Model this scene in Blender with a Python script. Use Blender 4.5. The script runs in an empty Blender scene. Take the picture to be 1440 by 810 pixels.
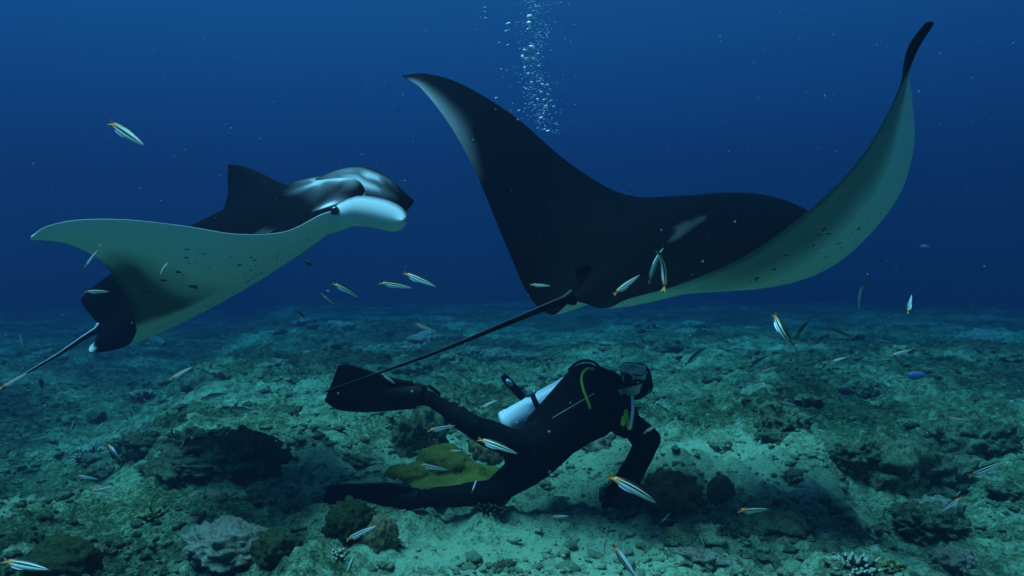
import bpy, math, random
import numpy as np
from mathutils import Vector, Matrix

sc = bpy.context.scene
col = sc.collection
R = math.radians
rng = np.random.default_rng(7)
random.seed(7)

# ------------------------------------------------------------------ camera, world, sun, exposure
CAM_Z = 1.35
FPX = 1028.0                                   # focal length in photograph pixels (1440 wide)
cd = bpy.data.cameras.new('camera')
cd.sensor_width = 36.0
cd.lens = FPX / 1440.0 * 36.0
cd.clip_start = 0.05
cd.clip_end = 500.0
cd.dof.use_dof = True
cd.dof.focus_distance = 4.4
cd.dof.aperture_fstop = 4.0
cam = bpy.data.objects.new('camera', cd)
cam.location = (0, 0, CAM_Z)
cam.rotation_euler = (R(90), 0, 0)
col.objects.link(cam)
sc.camera = cam

SUN_EL, SUN_AZ = 71.0, 250.0                   # azimuth measured clockwise from +y (where the camera looks)
w = bpy.data.worlds.new('World')
sc.world = w
w.use_nodes = True
nt = w.node_tree
bg = nt.nodes['Background']
sky = nt.nodes.new('ShaderNodeTexSky')
sky.sky_type = 'NISHITA'
sky.sun_disc = False
sky.sun_elevation = R(SUN_EL)
sky.sun_rotation = R(SUN_AZ)
nt.links.new(sky.outputs[0], bg.inputs[0])
bg.inputs[1].default_value = 0.06

sl = bpy.data.lights.new('sun', 'SUN')
sl.energy = 5.0
sl.angle = R(34.0)                              # the moving water surface spreads the sun
sl.color = (1.0, 0.97, 0.92)
sun = bpy.data.objects.new('sun', sl)
sd = Vector((math.sin(R(SUN_AZ)) * math.cos(R(SUN_EL)), math.cos(R(SUN_AZ)) * math.cos(R(SUN_EL)), math.sin(R(SUN_EL))))
sun.rotation_euler = sd.to_track_quat('Z', 'Y').to_euler()
sun.location = sd * 30
col.objects.link(sun)

sc.view_settings.view_transform = 'Standard'
sc.view_settings.look = 'None'
sc.view_settings.exposure = 1.5
sc.view_settings.gamma = 1.0
sc.cycles.use_denoising = True
sc.cycles.max_bounces = 8
sc.cycles.diffuse_bounces = 3
sc.cycles.glossy_bounces = 2
sc.cycles.transmission_bounces = 4
sc.cycles.transparent_max_bounces = 8
sc.cycles.volume_bounces = 4
sc.cycles.sample_clamp_indirect = 4.0

# ------------------------------------------------------------------ helpers
def P(px, py, d):
    """a point d metres ahead of the camera, as seen at photograph pixel (px, py)"""
    return Vector(((px - 720.0) / FPX * d, d, CAM_Z - (py - 405.0) / FPX * d))

def tag(o, label, cat, group=None):
    o['label'] = label
    o['category'] = cat
    if group:
        o['group'] = group
    return o

def link(name, me, mat=None, parent=None):
    o = bpy.data.objects.new(name, me)
    col.objects.link(o)
    if mat is not None and me is not None and not me.materials:
        for m in (mat if isinstance(mat, (list, tuple)) else [mat]):
            me.materials.append(m)
    if parent is not None:
        o.parent = parent
    return o

def empty(name, loc=(0, 0, 0)):
    o = bpy.data.objects.new(name, None)
    o.location = loc
    o.empty_display_size = 0.1
    col.objects.link(o)
    return o

def mesh(name, verts, faces, smooth=True):
    me = bpy.data.meshes.new(name)
    me.from_pydata([tuple(v) for v in verts], [], [tuple(f) for f in faces])
    if smooth:
        me.polygons.foreach_set('use_smooth', [True] * len(me.polygons))
    me.update()
    return me

def mesh_np(name, V, F, smooth=True):
    """V (n,3), F (m,k) arrays"""
    me = bpy.data.meshes.new(name)
    V = np.ascontiguousarray(V, dtype=np.float32)
    F = np.ascontiguousarray(F, dtype=np.int32)
    me.vertices.add(len(V))
    me.vertices.foreach_set('co', V.ravel())
    m, k = F.shape
    me.loops.add(m * k)
    me.loops.foreach_set('vertex_index', F.ravel())
    me.polygons.add(m)
    me.polygons.foreach_set('loop_start', np.arange(0, m * k, k, dtype=np.int32))
    me.polygons.foreach_set('loop_total', np.full(m, k, dtype=np.int32))
    me.polygons.foreach_set('use_smooth', np.full(m, smooth))
    me.update(calc_edges=True)
    me.validate()
    return me

def fattr(me, name, vals):
    a = me.attributes.new(name, 'FLOAT', 'POINT')
    a.data.foreach_set('value', np.ascontiguousarray(vals, dtype=np.float32))

# value noise in numpy
_perm = np.random.default_rng(3).random(4096).astype(np.float64)
def _h(ix, iy, iz):
    k = (ix * 73856093) ^ (iy * 19349663) ^ (iz * 83492791)
    k = (k ^ (k >> 13)) * 1274126177
    return _perm[(k ^ (k >> 16)) & 4095]
def vnoise(x, y, z=0.0):
    x, y, z = np.broadcast_arrays(np.asarray(x, float), np.asarray(y, float), np.asarray(z, float))
    ix, iy, iz = np.floor(x).astype(np.int64), np.floor(y).astype(np.int64), np.floor(z).astype(np.int64)
    fx, fy, fz = x - ix, y - iy, z - iz
    u, v, t = [f * f * f * (f * (f * 6 - 15) + 10) for f in (fx, fy, fz)]
    def L(a, b, k): return a + (b - a) * k
    return L(L(L(_h(ix, iy, iz), _h(ix + 1, iy, iz), u), L(_h(ix, iy + 1, iz), _h(ix + 1, iy + 1, iz), u), v),
             L(L(_h(ix, iy, iz + 1), _h(ix + 1, iy, iz + 1), u), L(_h(ix, iy + 1, iz + 1), _h(ix + 1, iy + 1, iz + 1), u), v), t) * 2 - 1
def fbm(x, y, z=0.0, o=4, g=0.5):
    s, a, f = 0.0, 1.0, 1.0
    for i in range(o):
        s = s + a * vnoise(x * f + 17.3 * i, y * f - 9.1 * i, z * f + 3.7 * i)
        a *= g
        f *= 2.03
    return s
def sstep(a, b, x):
    t = np.clip((x - a) / (b - a), 0, 1)
    return t * t * (3 - 2 * t)

def crom(pts, n):
    """Catmull-Rom through rows of pts, n samples"""
    pts = np.asarray(pts, float)
    m = len(pts)
    t = np.linspace(0, m - 1, n)
    i = np.minimum(t.astype(int), m - 2)
    f = (t - i)[:, None]
    p0 = np.where((i > 0)[:, None], pts[np.maximum(i - 1, 0)], 2 * pts[0] - pts[1])
    p1, p2 = pts[i], pts[i + 1]
    p3 = np.where((i + 2 < m)[:, None], pts[np.minimum(i + 2, m - 1)], 2 * pts[-1] - pts[-2])
    return 0.5 * (2 * p1 + (p2 - p0) * f + (2 * p0 - 5 * p1 + 4 * p2 - p3) * f ** 2 + (3 * p1 - p0 - 3 * p2 + p3) * f ** 3)

def frames(C):
    """parallel-transport frames along points C"""
    C = np.asarray(C, float)
    T = np.gradient(C, axis=0)
    T /= np.linalg.norm(T, axis=1)[:, None] + 1e-9
    ref = np.array([0, 0, 1.0]) if abs(T[0][2]) < 0.9 else np.array([1.0, 0, 0])
    N = np.zeros_like(C)
    n = ref - T[0] * ref.dot(T[0])
    for i in range(len(C)):
        n = n - T[i] * n.dot(T[i])
        n /= np.linalg.norm(n) + 1e-9
        N[i] = n
    return T, N, np.cross(T, N)

def tube(C, rad, k=10, flat=None, cap=True):
    """tube round the points C with radii rad; flat = (scale on N, scale on B). Returns V, F(list)"""
    C = np.asarray(C, float)
    rad = np.broadcast_to(np.asarray(rad, float), (len(C),))
    T, N, B = frames(C)
    a = np.linspace(0, 2 * np.pi, k, endpoint=False)
    fn, fb = flat or (1, 1)
    V = (C[:, None] + rad[:, None, None] * (fn * np.cos(a)[None, :, None] * N[:, None] + fb * np.sin(a)[None, :, None] * B[:, None])).reshape(-1, 3)
    F = [(i * k + j, i * k + (j + 1) % k, (i + 1) * k + (j + 1) % k, (i + 1) * k + j) for i in range(len(C) - 1) for j in range(k)]
    V = list(V)
    if cap:
        V += [C[0], C[-1]]
        n = len(V)
        F += [(n - 2, (j + 1) % k, j) for j in range(k)]
        o = (len(C) - 1) * k
        F += [(n - 1, o + j, o + (j + 1) % k) for j in range(k)]
    return V, F

class MB:
    def __init__(s):
        s.V, s.F, s.M = [], [], []
    def add(s, VF, mi=0):
        V, F = VF
        o = len(s.V)
        s.V += list(V)
        s.F += [tuple(i + o for i in f) for f in F]
        s.M += [mi] * len(F)
        return s
    def mesh(s, name, smooth=True):
        me = mesh(name, s.V, s.F, smooth)
        if any(s.M):
            me.polygons.foreach_set('material_index', s.M)
        return me

_ico = {}
def ico(sub):
    if sub not in _ico:
        import bmesh
        b = bmesh.new()
        bmesh.ops.create_icosphere(b, subdivisions=sub, radius=1.0)
        b.verts.ensure_lookup_table()
        V = np.array([v.co[:] for v in b.verts])
        F = np.array([[v.index for v in f.verts] for f in b.faces])
        b.free()
        _ico[sub] = (V, F)
    return _ico[sub]

# ------------------------------------------------------------------ materials
def new_mat(name):
    m = bpy.data.materials.new(name)
    m.use_nodes = True
    return m, m.node_tree, m.node_tree.nodes['Principled BSDF']

def N(nt, t, **kw):
    n = nt.nodes.new(t)
    for k, v in kw.items():
        setattr(n, k, v)
    return n

def plain(name, c, rough=0.6, spec=0.3, noise=0.0, scale=8.0, bump=0.0, **kw):
    m, nt, b = new_mat(name)
    b.inputs['Base Color'].default_value = (*c, 1)
    b.inputs['Roughness'].default_value = rough
    b.inputs['Specular IOR Level'].default_value = spec
    for k, v in kw.items():
        b.inputs[k.replace('_', ' ')].default_value = v
    tc = N(nt, 'ShaderNodeTexCoord')
    n = N(nt, 'ShaderNodeTexNoise')
    n.inputs['Scale'].default_value = scale
    n.inputs['Detail'].default_value = 5
    nt.links.new(tc.outputs['Object'], n.inputs['Vector'])
    if noise:
        r = N(nt, 'ShaderNodeValToRGB')
        r.color_ramp.elements[0].position = 0.3
        r.color_ramp.elements[1].position = 0.7
        r.color_ramp.elements[0].color = (*[x * (1 - noise) for x in c], 1)
        r.color_ramp.elements[1].color = (*[min(1, x * (1 + noise)) for x in c], 1)
        nt.links.new(n.outputs['Fac'], r.inputs[0])
        nt.links.new(r.outputs[0], b.inputs['Base Color'])
    if bump:
        bp = N(nt, 'ShaderNodeBump')
        bp.inputs['Strength'].default_value = bump
        bp.inputs['Distance'].default_value = 0.02
        nt.links.new(n.outputs['Fac'], bp.inputs['Height'])
        nt.links.new(bp.outputs[0], b.inputs['Normal'])
    return m

def reef_mat(name, dark, mid, pale, scale=1.0, bump=1.0, speck=(0.30, 0.22, 0.20)):
    """encrusted reef rock: turf algae, sand dust, coralline specks"""
    m, nt, b = new_mat(name)
    L = nt.links.new
    g = N(nt, 'ShaderNodeNewGeometry')
    def noise(s, d=6, rgh=0.6):
        n = N(nt, 'ShaderNodeTexNoise')
        n.inputs['Scale'].default_value = s * scale
        n.inputs['Detail'].default_value = d
        n.inputs['Roughness'].default_value = rgh
        L(g.outputs['Position'], n.inputs['Vector'])
        return n
    n1, n2, n3 = noise(2.1), noise(11.0, 8, 0.75), noise(52.0, 4, 0.7)
    vo = N(nt, 'ShaderNodeTexVoronoi')
    vo.inputs['Scale'].default_value = 26 * scale
    L(g.outputs['Position'], vo.inputs['Vector'])
    ad = N(nt, 'ShaderNodeMath', operation='MULTIPLY_ADD')
    L(n1.outputs['Fac'], ad.inputs[0]); ad.inputs[1].default_value = 0.55
    L(n2.outputs['Fac'], ad.inputs[2])
    ad2 = N(nt, 'ShaderNodeMath', operation='MULTIPLY_ADD')
    L(n3.outputs['Fac'], ad2.inputs[0]); ad2.inputs[1].default_value = 0.7
    L(ad.outputs[0], ad2.inputs[2])
    r = N(nt, 'ShaderNodeValToRGB')
    e = r.color_ramp.elements
    mp = N(nt, 'ShaderNodeMath', operation='MULTIPLY_ADD')
    L(ad2.outputs[0], mp.inputs[0]); mp.inputs[1].default_value = 1.75; mp.inputs[2].default_value = -1.30
    e[0].position, e[0].color = 0.12, (*dark, 1)
    e[1].position, e[1].color = 0.92, (*pale, 1)
    k = e.new(0.46); k.color = (*mid, 1)
    za = N(nt, 'ShaderNodeAttribute', attribute_name='zone')     # sand-dusted (+) or algae-grown (-) ground, plus painted fade far out
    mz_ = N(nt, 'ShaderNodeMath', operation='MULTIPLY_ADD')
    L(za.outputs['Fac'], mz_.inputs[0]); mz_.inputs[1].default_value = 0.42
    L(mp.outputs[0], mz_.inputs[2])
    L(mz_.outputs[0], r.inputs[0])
    # pale specks (shell grit, coralline algae)
    sp = N(nt, 'ShaderNodeMath', operation='LESS_THAN')
    L(vo.outputs['Distance'], sp.inputs[0]); sp.inputs[1].default_value = 0.16
    sel = N(nt, 'ShaderNodeMath', operation='GREATER_THAN')
    L(vo.outputs['Color'], sel.inputs[0]); sel.inputs[1].default_value = 0.62
    mu = N(nt, 'ShaderNodeMath', operation='MULTIPLY')
    L(sp.outputs[0], mu.inputs[0]); L(sel.outputs[0], mu.inputs[1])
    mx = N(nt, 'ShaderNodeMix', data_type='RGBA')
    L(mu.outputs[0], mx.inputs[0]); L(r.outputs[0], mx.inputs[6])
    mx.inputs[7].default_value = (*speck, 1)
    L(mx.outputs[2], b.inputs['Base Color'])
    b.inputs['Roughness'].default_value = 0.95
    b.inputs['Specular IOR Level'].default_value = 0.1
    hb = N(nt, 'ShaderNodeMath', operation='MULTIPLY_ADD')
    L(n3.outputs['Fac'], hb.inputs[0]); hb.inputs[1].default_value = 0.5
    L(n2.outputs['Fac'], hb.inputs[2])
    bp = N(nt, 'ShaderNodeBump')
    bp.inputs['Strength'].default_value = bump
    bp.inputs['Distance'].default_value = 0.07
    L(hb.outputs[0], bp.inputs['Height'])
    L(bp.outputs[0], b.inputs['Normal'])
    return m

M_SEABED = reef_mat('seabed_rubble', (0.011, 0.026, 0.009), (0.080, 0.158, 0.066), (0.37, 0.59, 0.35))
M_ROCK = reef_mat('reef_rock', (0.009, 0.016, 0.008), (0.048, 0.080, 0.036), (0.22, 0.33, 0.19), 1.3)
M_RUBBLE = reef_mat('coral_rubble', (0.017, 0.030, 0.014), (0.11, 0.18, 0.085), (0.40, 0.56, 0.34), 1.4, 1.0)

# ------------------------------------------------------------------ seabed
def height(x, y):
    x = np.asarray(x, float); y = np.asarray(y, float)
    r = np.hypot(x, y)
    h = 0.05 * fbm(x * 0.5, y * 0.5, 1.0, 3) + 0.20 * fbm(x * 0.16 + 4, y * 0.16, 2.0, 2) * sstep(5, 12, r)
    # the reef falls away beyond a ledge on one side and beyond the near shelf on the other
    e = -x - 2.35 - 0.30 * (y - 5.0) + 0.35 * fbm(x * 0.9, y * 0.9, 9.0, 3)
    h = h - 0.55 * sstep(0.0, 1.5, e) * sstep(4.3, 5.6, y + 0.25 * fbm(x * 1.3, y * 1.3, 4, 2))
    e2 = (x - 1.62 - 0.30 * (y - 3.5) + 0.22 * fbm(x * 1.1, y * 1.1, 6.0, 3))
    h = h - 0.34 * sstep(0.0, 0.55, e2) * sstep(14, 5, r)
    lump = fbm(x * 1.15, y * 1.15, 3.0, 4, 0.55)
    h = h + 0.075 * np.abs(lump) * 1.3 - 0.05
    h = h + 0.13 * np.maximum(0, fbm(x * 0.75 + 8, y * 0.75, 5.0, 3) - 0.25) * sstep(4.5, 8, r)
    h = h + 0.10 * np.maximum(0, fbm(x * 2.2 + 3, y * 2.2, 15.0, 4, 0.6) - 0.22) * sstep(3.8, 6.0, r)
    h = h + 0.050 * np.abs(fbm(x * 4.1, y * 4.1, 7.0, 3, 0.6)) + 0.020 * np.abs(fbm(x * 12, y * 12, 8.0, 2)) + 0.010 * fbm(x * 27, y * 27, 8.0, 2)
    h = h - 0.055 * np.maximum(0, vnoise(x * 3.3, y * 3.3, 12.0) - 0.45)
    return h

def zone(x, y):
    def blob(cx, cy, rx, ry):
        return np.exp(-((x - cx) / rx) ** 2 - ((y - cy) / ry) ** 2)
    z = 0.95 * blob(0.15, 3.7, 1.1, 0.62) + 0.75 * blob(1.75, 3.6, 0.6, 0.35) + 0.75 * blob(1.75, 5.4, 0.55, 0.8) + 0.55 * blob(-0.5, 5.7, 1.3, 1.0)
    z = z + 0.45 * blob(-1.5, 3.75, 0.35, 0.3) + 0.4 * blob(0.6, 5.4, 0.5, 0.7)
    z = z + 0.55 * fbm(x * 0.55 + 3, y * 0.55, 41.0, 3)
    return np.clip(z - 0.30 - 0.35 * sstep(7, 14, np.hypot(x, y)), -1, 1)  # far ground coloured darker to stand in for the water's fade

def build_seabed():
    th = np.concatenate([np.radians(np.linspace(-64, 64, 600)), np.radians(np.linspace(64, 296, 40))[1:-1]])
    rr = np.concatenate([np.linspace(0.02, 2.3, 10)[:-1], 2.3 * (75 / 2.3) ** (np.linspace(0, 1, 520))])
    A, Rr = np.meshgrid(th, rr)
    x, y = Rr * np.sin(A), Rr * np.cos(A)
    z = height(x, y)
    V = np.stack([x, y, z], -1).reshape(-1, 3)
    na, nr = len(th), len(rr)
    i, j = np.meshgrid(np.arange(nr - 1), np.arange(na), indexing='ij')
    j2 = (j + 1) % na
    F = np.stack([i * na + j, (i + 1) * na + j, (i + 1) * na + j2, i * na + j2], -1).reshape(-1, 4)[:, ::-1]
    F = np.ascontiguousarray(F)
    me = mesh_np('seabed', V, F)
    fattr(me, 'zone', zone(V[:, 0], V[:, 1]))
    o = link('seabed', me, M_SEABED)
    o['kind'] = 'structure'
    o['label'] = 'rubble and algae covered reef floor fading into blue water'
    return o
build_seabed()

def build_haze():
    x, y0, y1, z0, z1 = 90, -90, 95, -4.0, WATER_TOP
    V = [(sx, sy, sz) for sz in (z0, z1) for sy in (y0, y1) for sx in (-x, x)]
    F = [(0, 2, 3, 1), (4, 5, 7, 6), (0, 1, 5, 4), (2, 6, 7, 3), (0, 4, 6, 2), (1, 3, 7, 5)]
    m = bpy.data.materials.new('sea_water')
    m.use_nodes = True
    nt = m.node_tree
    nt.nodes.clear()
    out = N(nt, 'ShaderNodeOutputMaterial')
    pv = N(nt, 'ShaderNodeVolumePrincipled')
    pv.inputs['Density'].default_value = WATER_D
    pv.inputs['Color'].default_value = (*WATER_C, 1)
    pv.inputs['Absorption Color'].default_value = (*WATER_A, 1)
    pv.inputs['Anisotropy'].default_value = WATER_G
    nt.links.new(pv.outputs[0], out.inputs['Volume'])
    o = link('haze', mesh('haze', V, F, False), m)
    o['kind'] = 'stuff'
    o['label'] = 'blue sea water filling the whole place'
WATER_TOP, WATER_G = 17.0, 0.3
EXT, SCA = (0.125, 0.062, 0.044), (0.0028, 0.0042, 0.0079)      # extinction and scattering per metre (r, g, b)
WATER_D = max(EXT)
WATER_C = tuple(s / WATER_D for s in SCA)
WATER_A = tuple(max(0.0, 1 - (t - s) / (WATER_D * (1 - c))) ** 2 for t, s, c in zip(EXT, SCA, WATER_C))
build_haze()

# ------------------------------------------------------------------ manta rays
def manta_mat():
    m, nt, b = new_mat('manta_skin')
    L = nt.links.new
    at = N(nt, 'ShaderNodeAttribute', attribute_name='pig')
    tc = N(nt, 'ShaderNodeTexCoord')
    n = N(nt, 'ShaderNodeTexNoise')
    n.inputs['Scale'].default_value = 7; n.inputs['Detail'].default_value = 7; n.inputs['Roughness'].default_value = 0.65
    L(tc.outputs['Object'], n.inputs['Vector'])
    s = N(nt, 'ShaderNodeMath', operation='MULTIPLY_ADD')
    L(n.outputs['Fac'], s.inputs[0]); s.inputs[1].default_value = 0.12
    sub = N(nt, 'ShaderNodeMath', operation='SUBTRACT')
    L(at.outputs['Fac'], sub.inputs[0]); sub.inputs[1].default_value = 0.06
    L(sub.outputs[0], s.inputs[2])
    r = N(nt, 'ShaderNodeValToRGB')
    e = r.color_ramp.elements
    e[0].position, e[0].color = 0.10, (0.0018, 0.002, 0.0026, 1)
    e[1].position, e[1].color = 0.92, (0.80, 0.80, 0.76, 1)
    k = e.new(0.5); k.color = (0.16, 0.17, 0.17, 1)
    L(s.outputs[0], r.inputs[0])
    # dark dashes on the belly where the 'spots' attribute allows
    mpg = N(nt, 'ShaderNodeMapping'); mpg.inputs['Scale'].default_value = (11, 11, 30)
    mpg.inputs['Rotation'].default_value = (0, 0.35, 0)
    L(tc.outputs['Object'], mpg.inputs['Vector'])
    ns = N(nt, 'ShaderNodeTexNoise'); ns.inputs['Scale'].default_value = 1.5; ns.inputs['Detail'].default_value = 1
    L(mpg.outputs[0], ns.inputs['Vector'])
    sa = N(nt, 'ShaderNodeAttribute', attribute_name='spots')
    th = N(nt, 'ShaderNodeMapRange'); th.inputs['From Min'].default_value = 0.67; th.inputs['From Max'].default_value = 0.71
    L(ns.outputs['Fac'], th.inputs['Value'])
    mm = N(nt, 'ShaderNodeMath', operation='MULTIPLY'); L(th.outputs[0], mm.inputs[0]); L(sa.outputs['Fac'], mm.inputs[1])
    mx = N(nt, 'ShaderNodeMix', data_type='RGBA')
    L(mm.outputs[0], mx.inputs[0]); L(r.outputs[0], mx.inputs[6]); mx.inputs[7].default_value = (0.02, 0.022, 0.024, 1)
    L(mx.outputs[2], b.inputs['Base Color'])
    b.inputs['Roughness'].default_value = 0.55
    b.inputs['Specular IOR Level'].default_value = 0.012
    n2 = N(nt, 'ShaderNodeTexNoise')
    n2.inputs['Scale'].default_value = 140; n2.inputs['Detail'].default_value = 3
    L(tc.outputs['Object'], n2.inputs['Vector'])
    bp = N(nt, 'ShaderNodeBump')
    bp.inputs['Strength'].default_value = 0.12; bp.inputs['Distance'].default_value = 0.004
    L(n2.outputs['Fac'], bp.inputs['Height'])
    L(bp.outputs[0], b.inputs['Normal'])
    return m
M_MANTA = manta_mat()
M_EYE = plain('wet_dark_eye', (0.01, 0.01, 0.012), 0.08, 0.8)

NS, NC = 150, 44
def manta_sheet(stations):
    """stations from one wing tip over the body to the other: (LE px py d, TE px py d, thickness, signed span).
    Returns vertices, quads and, for every vertex, (span, chord 0 front..1 rear, side +1 back / -1 belly)."""
    LE = crom([P(*s[0]) for s in stations], NS)
    TE = crom([P(*s[1]) for s in stations], NS)
    th = np.maximum(crom([[s[2]] for s in stations], NS)[:, 0], 0.004)
    sp = crom([[s[3]] for s in stations], NS)[:, 0]
    c = (1 - np.cos(np.linspace(0, np.pi, NC))) / 2
    mid = LE[:, None] + (TE - LE)[:, None] * c[None, :, None]
    dspan = np.gradient(mid, axis=0)
    dch = np.gradient(mid, axis=1)
    nrm = np.cross(dch, dspan)
    nrm /= np.linalg.norm(nrm, axis=2)[:, :, None] + 1e-9
    # half thickness along the chord: rounded nose, fat third, knife-thin rear
    prof = (np.sqrt(np.clip(c, 0, 1)) * (1 - c) ** 0.85) / 0.50
    half = th[:, None] * prof[None] * 0.5
    edge = 0.0035 * (1 - np.abs(2 * c - 1) ** 6)
    half = half + edge
    return mid, nrm, half, sp, c

def smooth_rows(a, k=2):
    for _ in range(k):
        b = a.copy()
        b[1:-1] = 0.25 * a[:-2] + 0.5 * a[1:-1] + 0.25 * a[2:]
        a = b
    return a

def build_manta(name, stations, tail, lobes, dors, label, pigf, camber, eyes=(), flip=1, tail_lit=0.3):
    mid, nrm, half, sp, c = manta_sheet(stations)
    nrm = smooth_rows(nrm * flip, 3)
    nrm /= np.linalg.norm(nrm, axis=2)[:, :, None]
    # the back is humped, the belly flatter
    up = mid + nrm * (half * 1.15)[:, :, None]
    dn = mid - nrm * (half * 0.85)[:, :, None]
    cam_ = camber(sp)[:, None] * np.sin(np.pi * c)[None]
    up = up + nrm * cam_[:, :, None]
    dn = dn + nrm * cam_[:, :, None]
    V = np.concatenate([up.reshape(-1, 3), dn.reshape(-1, 3)])
    SP = np.repeat(sp, NC)
    CH = np.tile(c, NS)
    span = np.concatenate([SP, SP]); chord = np.concatenate([CH, CH])
    side = np.concatenate([np.ones(NS * NC), -np.ones(NS * NC)])
    i, j = np.meshgrid(np.arange(NS - 1), np.arange(NC - 1), indexing='ij')
    q = np.stack([i * NC + j, i * NC + j + 1, (i + 1) * NC + j + 1, (i + 1) * NC + j], -1).reshape(-1, 4)
    o = NS * NC
    F = [tuple(f) for f in q] + [tuple(o + k for k in f[::-1]) for f in q]
    for i in range(NS - 1):                                   # close nose and rear edges
        a, b2 = i * NC, (i + 1) * NC
        F.append((a, b2, o + b2, o + a))
        F.append((a + NC - 1, o + a + NC - 1, o + b2 + NC - 1, b2 + NC - 1))
    for a in (0, (NS - 1) * NC):
        for j in range(NC - 1):
            F.append((a + j, a + j + 1, o + a + j + 1, o + a + j))
    pig = pigf(span, chord, side)
    V, pig = list(V), list(pig)
    def join(vf, pv):
        n = len(V)
        v, f = vf
        V.extend(v)
        F.extend(tuple(k + n for k in ff) for ff in f)
        pig.extend(pv(np.array(v)))
    # whip tail
    C = crom([P(*t) for t in tail], 40)
    t = np.linspace(0, 1, 40)
    rad = 0.0045 + 0.020 * (1 - t) ** 1.6 + 0.018 * np.exp(-(t / 0.05) ** 2)
    join(tube(C, rad, 8), lambda v: np.full(len(v), 0.02) + tail_lit * (np.arange(len(v)) % 8 == 0))  # top line of the tail painted paler to look lit from above
    # paddles beside the mouth, each a thin curved blade: rows of (edge a, edge b)
    for rows, pa, pb in lobes:
        A = crom([P(*r[0]) for r in rows], 16)
        B = crom([P(*r[1]) for r in rows], 16)
        bow = rows[0][2]
        k = 9
        u = np.linspace(0, 1, k)
        S = A[:, None] + (B - A)[:, None] * u[None, :, None]
        nn = np.cross(np.gradient(S, axis=0), np.gradient(S, axis=1))
        nn /= np.linalg.norm(nn, axis=2)[:, :, None] + 1e-9
        S = S + nn * (bow * np.sin(np.pi * u))[None, :, None]
        hh = 0.004 + 0.012 * np.sin(np.pi * u)[None, :, None] ** 0.6
        v = np.concatenate([(S + nn * hh).reshape(-1, 3), (S - nn * hh).reshape(-1, 3)])
        f = []
        for i in range(15):
            for j in range(k - 1):
                a = i * k + j
                f.append((a, a + 1, a + k + 1, a + k))
                f.append((144 + a, 144 + a + k, 144 + a + k + 1, 144 + a + 1))
            f.append((i * k, i * k + k, 144 + i * k + k, 144 + i * k))
            e = i * k + k - 1
            f.append((e, 144 + e, 144 + e + k, e + k))
        for i0 in (0, 15):
            for j in range(k - 1):
                a = i0 * k + j
                f.append((a, a + 1, 144 + a + 1, 144 + a))
        join((list(v), f), lambda v, pa=pa, pb=pb: np.concatenate([pa(144), pb(144)]))
    # small back fin
    if dors:
        pts = [np.array(P(*d)) for d in dors]
        off = np.array(nrm[NS // 2, NC // 2]) * 0.0
        ax = np.cross(pts[1] - pts[0], pts[2] - pts[0]); ax = ax / np.linalg.norm(ax) * 0.008
        v = [p + ax for p in pts] + [p - ax for p in pts]
        n = len(pts)
        f = [tuple(range(n)), tuple(range(2 * n - 1, n - 1, -1))] + [(a, a + n, (a + 1) % n + n, (a + 1) % n) for a in range(n)]
        join((v, f), lambda v: np.full(len(v), 0.10))
    base = np.mean(np.array(V), axis=0)
    base[2] = min(v[2] for v in V)
    me = mesh('manta_body', [np.array(v) - base for v in V], F)
    fattr(me, 'pig', np.clip(pig, 0, 1.1))
    spt = np.zeros(len(V)); spt[:len(span)] = np.where((side < 0) & (np.abs(span) < 0.62) & (chord > 0.15) & (chord < 0.85), 0.9, 0)
    fattr(me, 'spots', spt)
    root = empty(name, base)
    tag(root, label, 'manta ray', 'manta rays')
    link('body', me, M_MANTA, root)
    for e in eyes:
        v, f = ico(3)
        em = mesh_np('eye', v * 0.028, f)
        eo = link('eye', em, M_EYE, root)
        eo.location = P(*e) - Vector(base)
    return root

# --- the large black ray above the diver, flying away: its far wing shows the back, its near wing the belly
def S(le, te, th, sp):
    return (le, te, th, sp)
big = [
    S((566, 106, 4.98), (569, 110, 4.97), 0.006, -1.00),
    S((600, 104, 5.02), (592, 124, 4.90), 0.020, -0.93),
    S((650, 119, 5.06), (630, 172, 4.70), 0.040, -0.82),
    S((722, 163, 5.06), (664, 232, 4.45), 0.065, -0.66),
    S((790, 222, 5.02), (693, 300, 4.18), 0.095, -0.50),
    S((848, 262, 4.95), (720, 365, 3.96), 0.150, -0.34),
    S((892, 281, 4.92), (745, 418, 3.84), 0.260, -0.20),
    S((945, 288, 5.00), (776, 443, 3.78), 0.400, -0.10),
    S((1045, 292, 5.12), (806, 424, 3.78), 0.470, 0.00),
    S((1108, 296, 4.98), (850, 434, 3.74), 0.430, 0.10),
    S((1152, 314, 4.72), (885, 420, 3.70), 0.290, 0.20),
    S((1172, 350, 4.46), (965, 397, 3.60), 0.150, 0.32),
    S((1212, 330, 4.22), (1060, 353, 3.45), 0.095, 0.48),
    S((1262, 274, 3.92), (1152, 283, 3.32), 0.070, 0.62),
    S((1284, 206, 3.62), (1213, 218, 3.20), 0.050, 0.75),
    S((1281, 138, 3.34), (1252, 152, 3.12), 0.034, 0.86),
    S((1273, 96, 3.16), (1277, 100, 3.08), 0.022, 0.92),
    S((1277, 66, 3.06), (1294, 64, 3.04), 0.014, 0.96),
    S((1298, 36, 3.00), (1312, 36, 3.00), 0.008, 0.99),
    S((1307, 30, 2.99), (1312, 31, 2.99), 0.004, 1.00),
]
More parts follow.
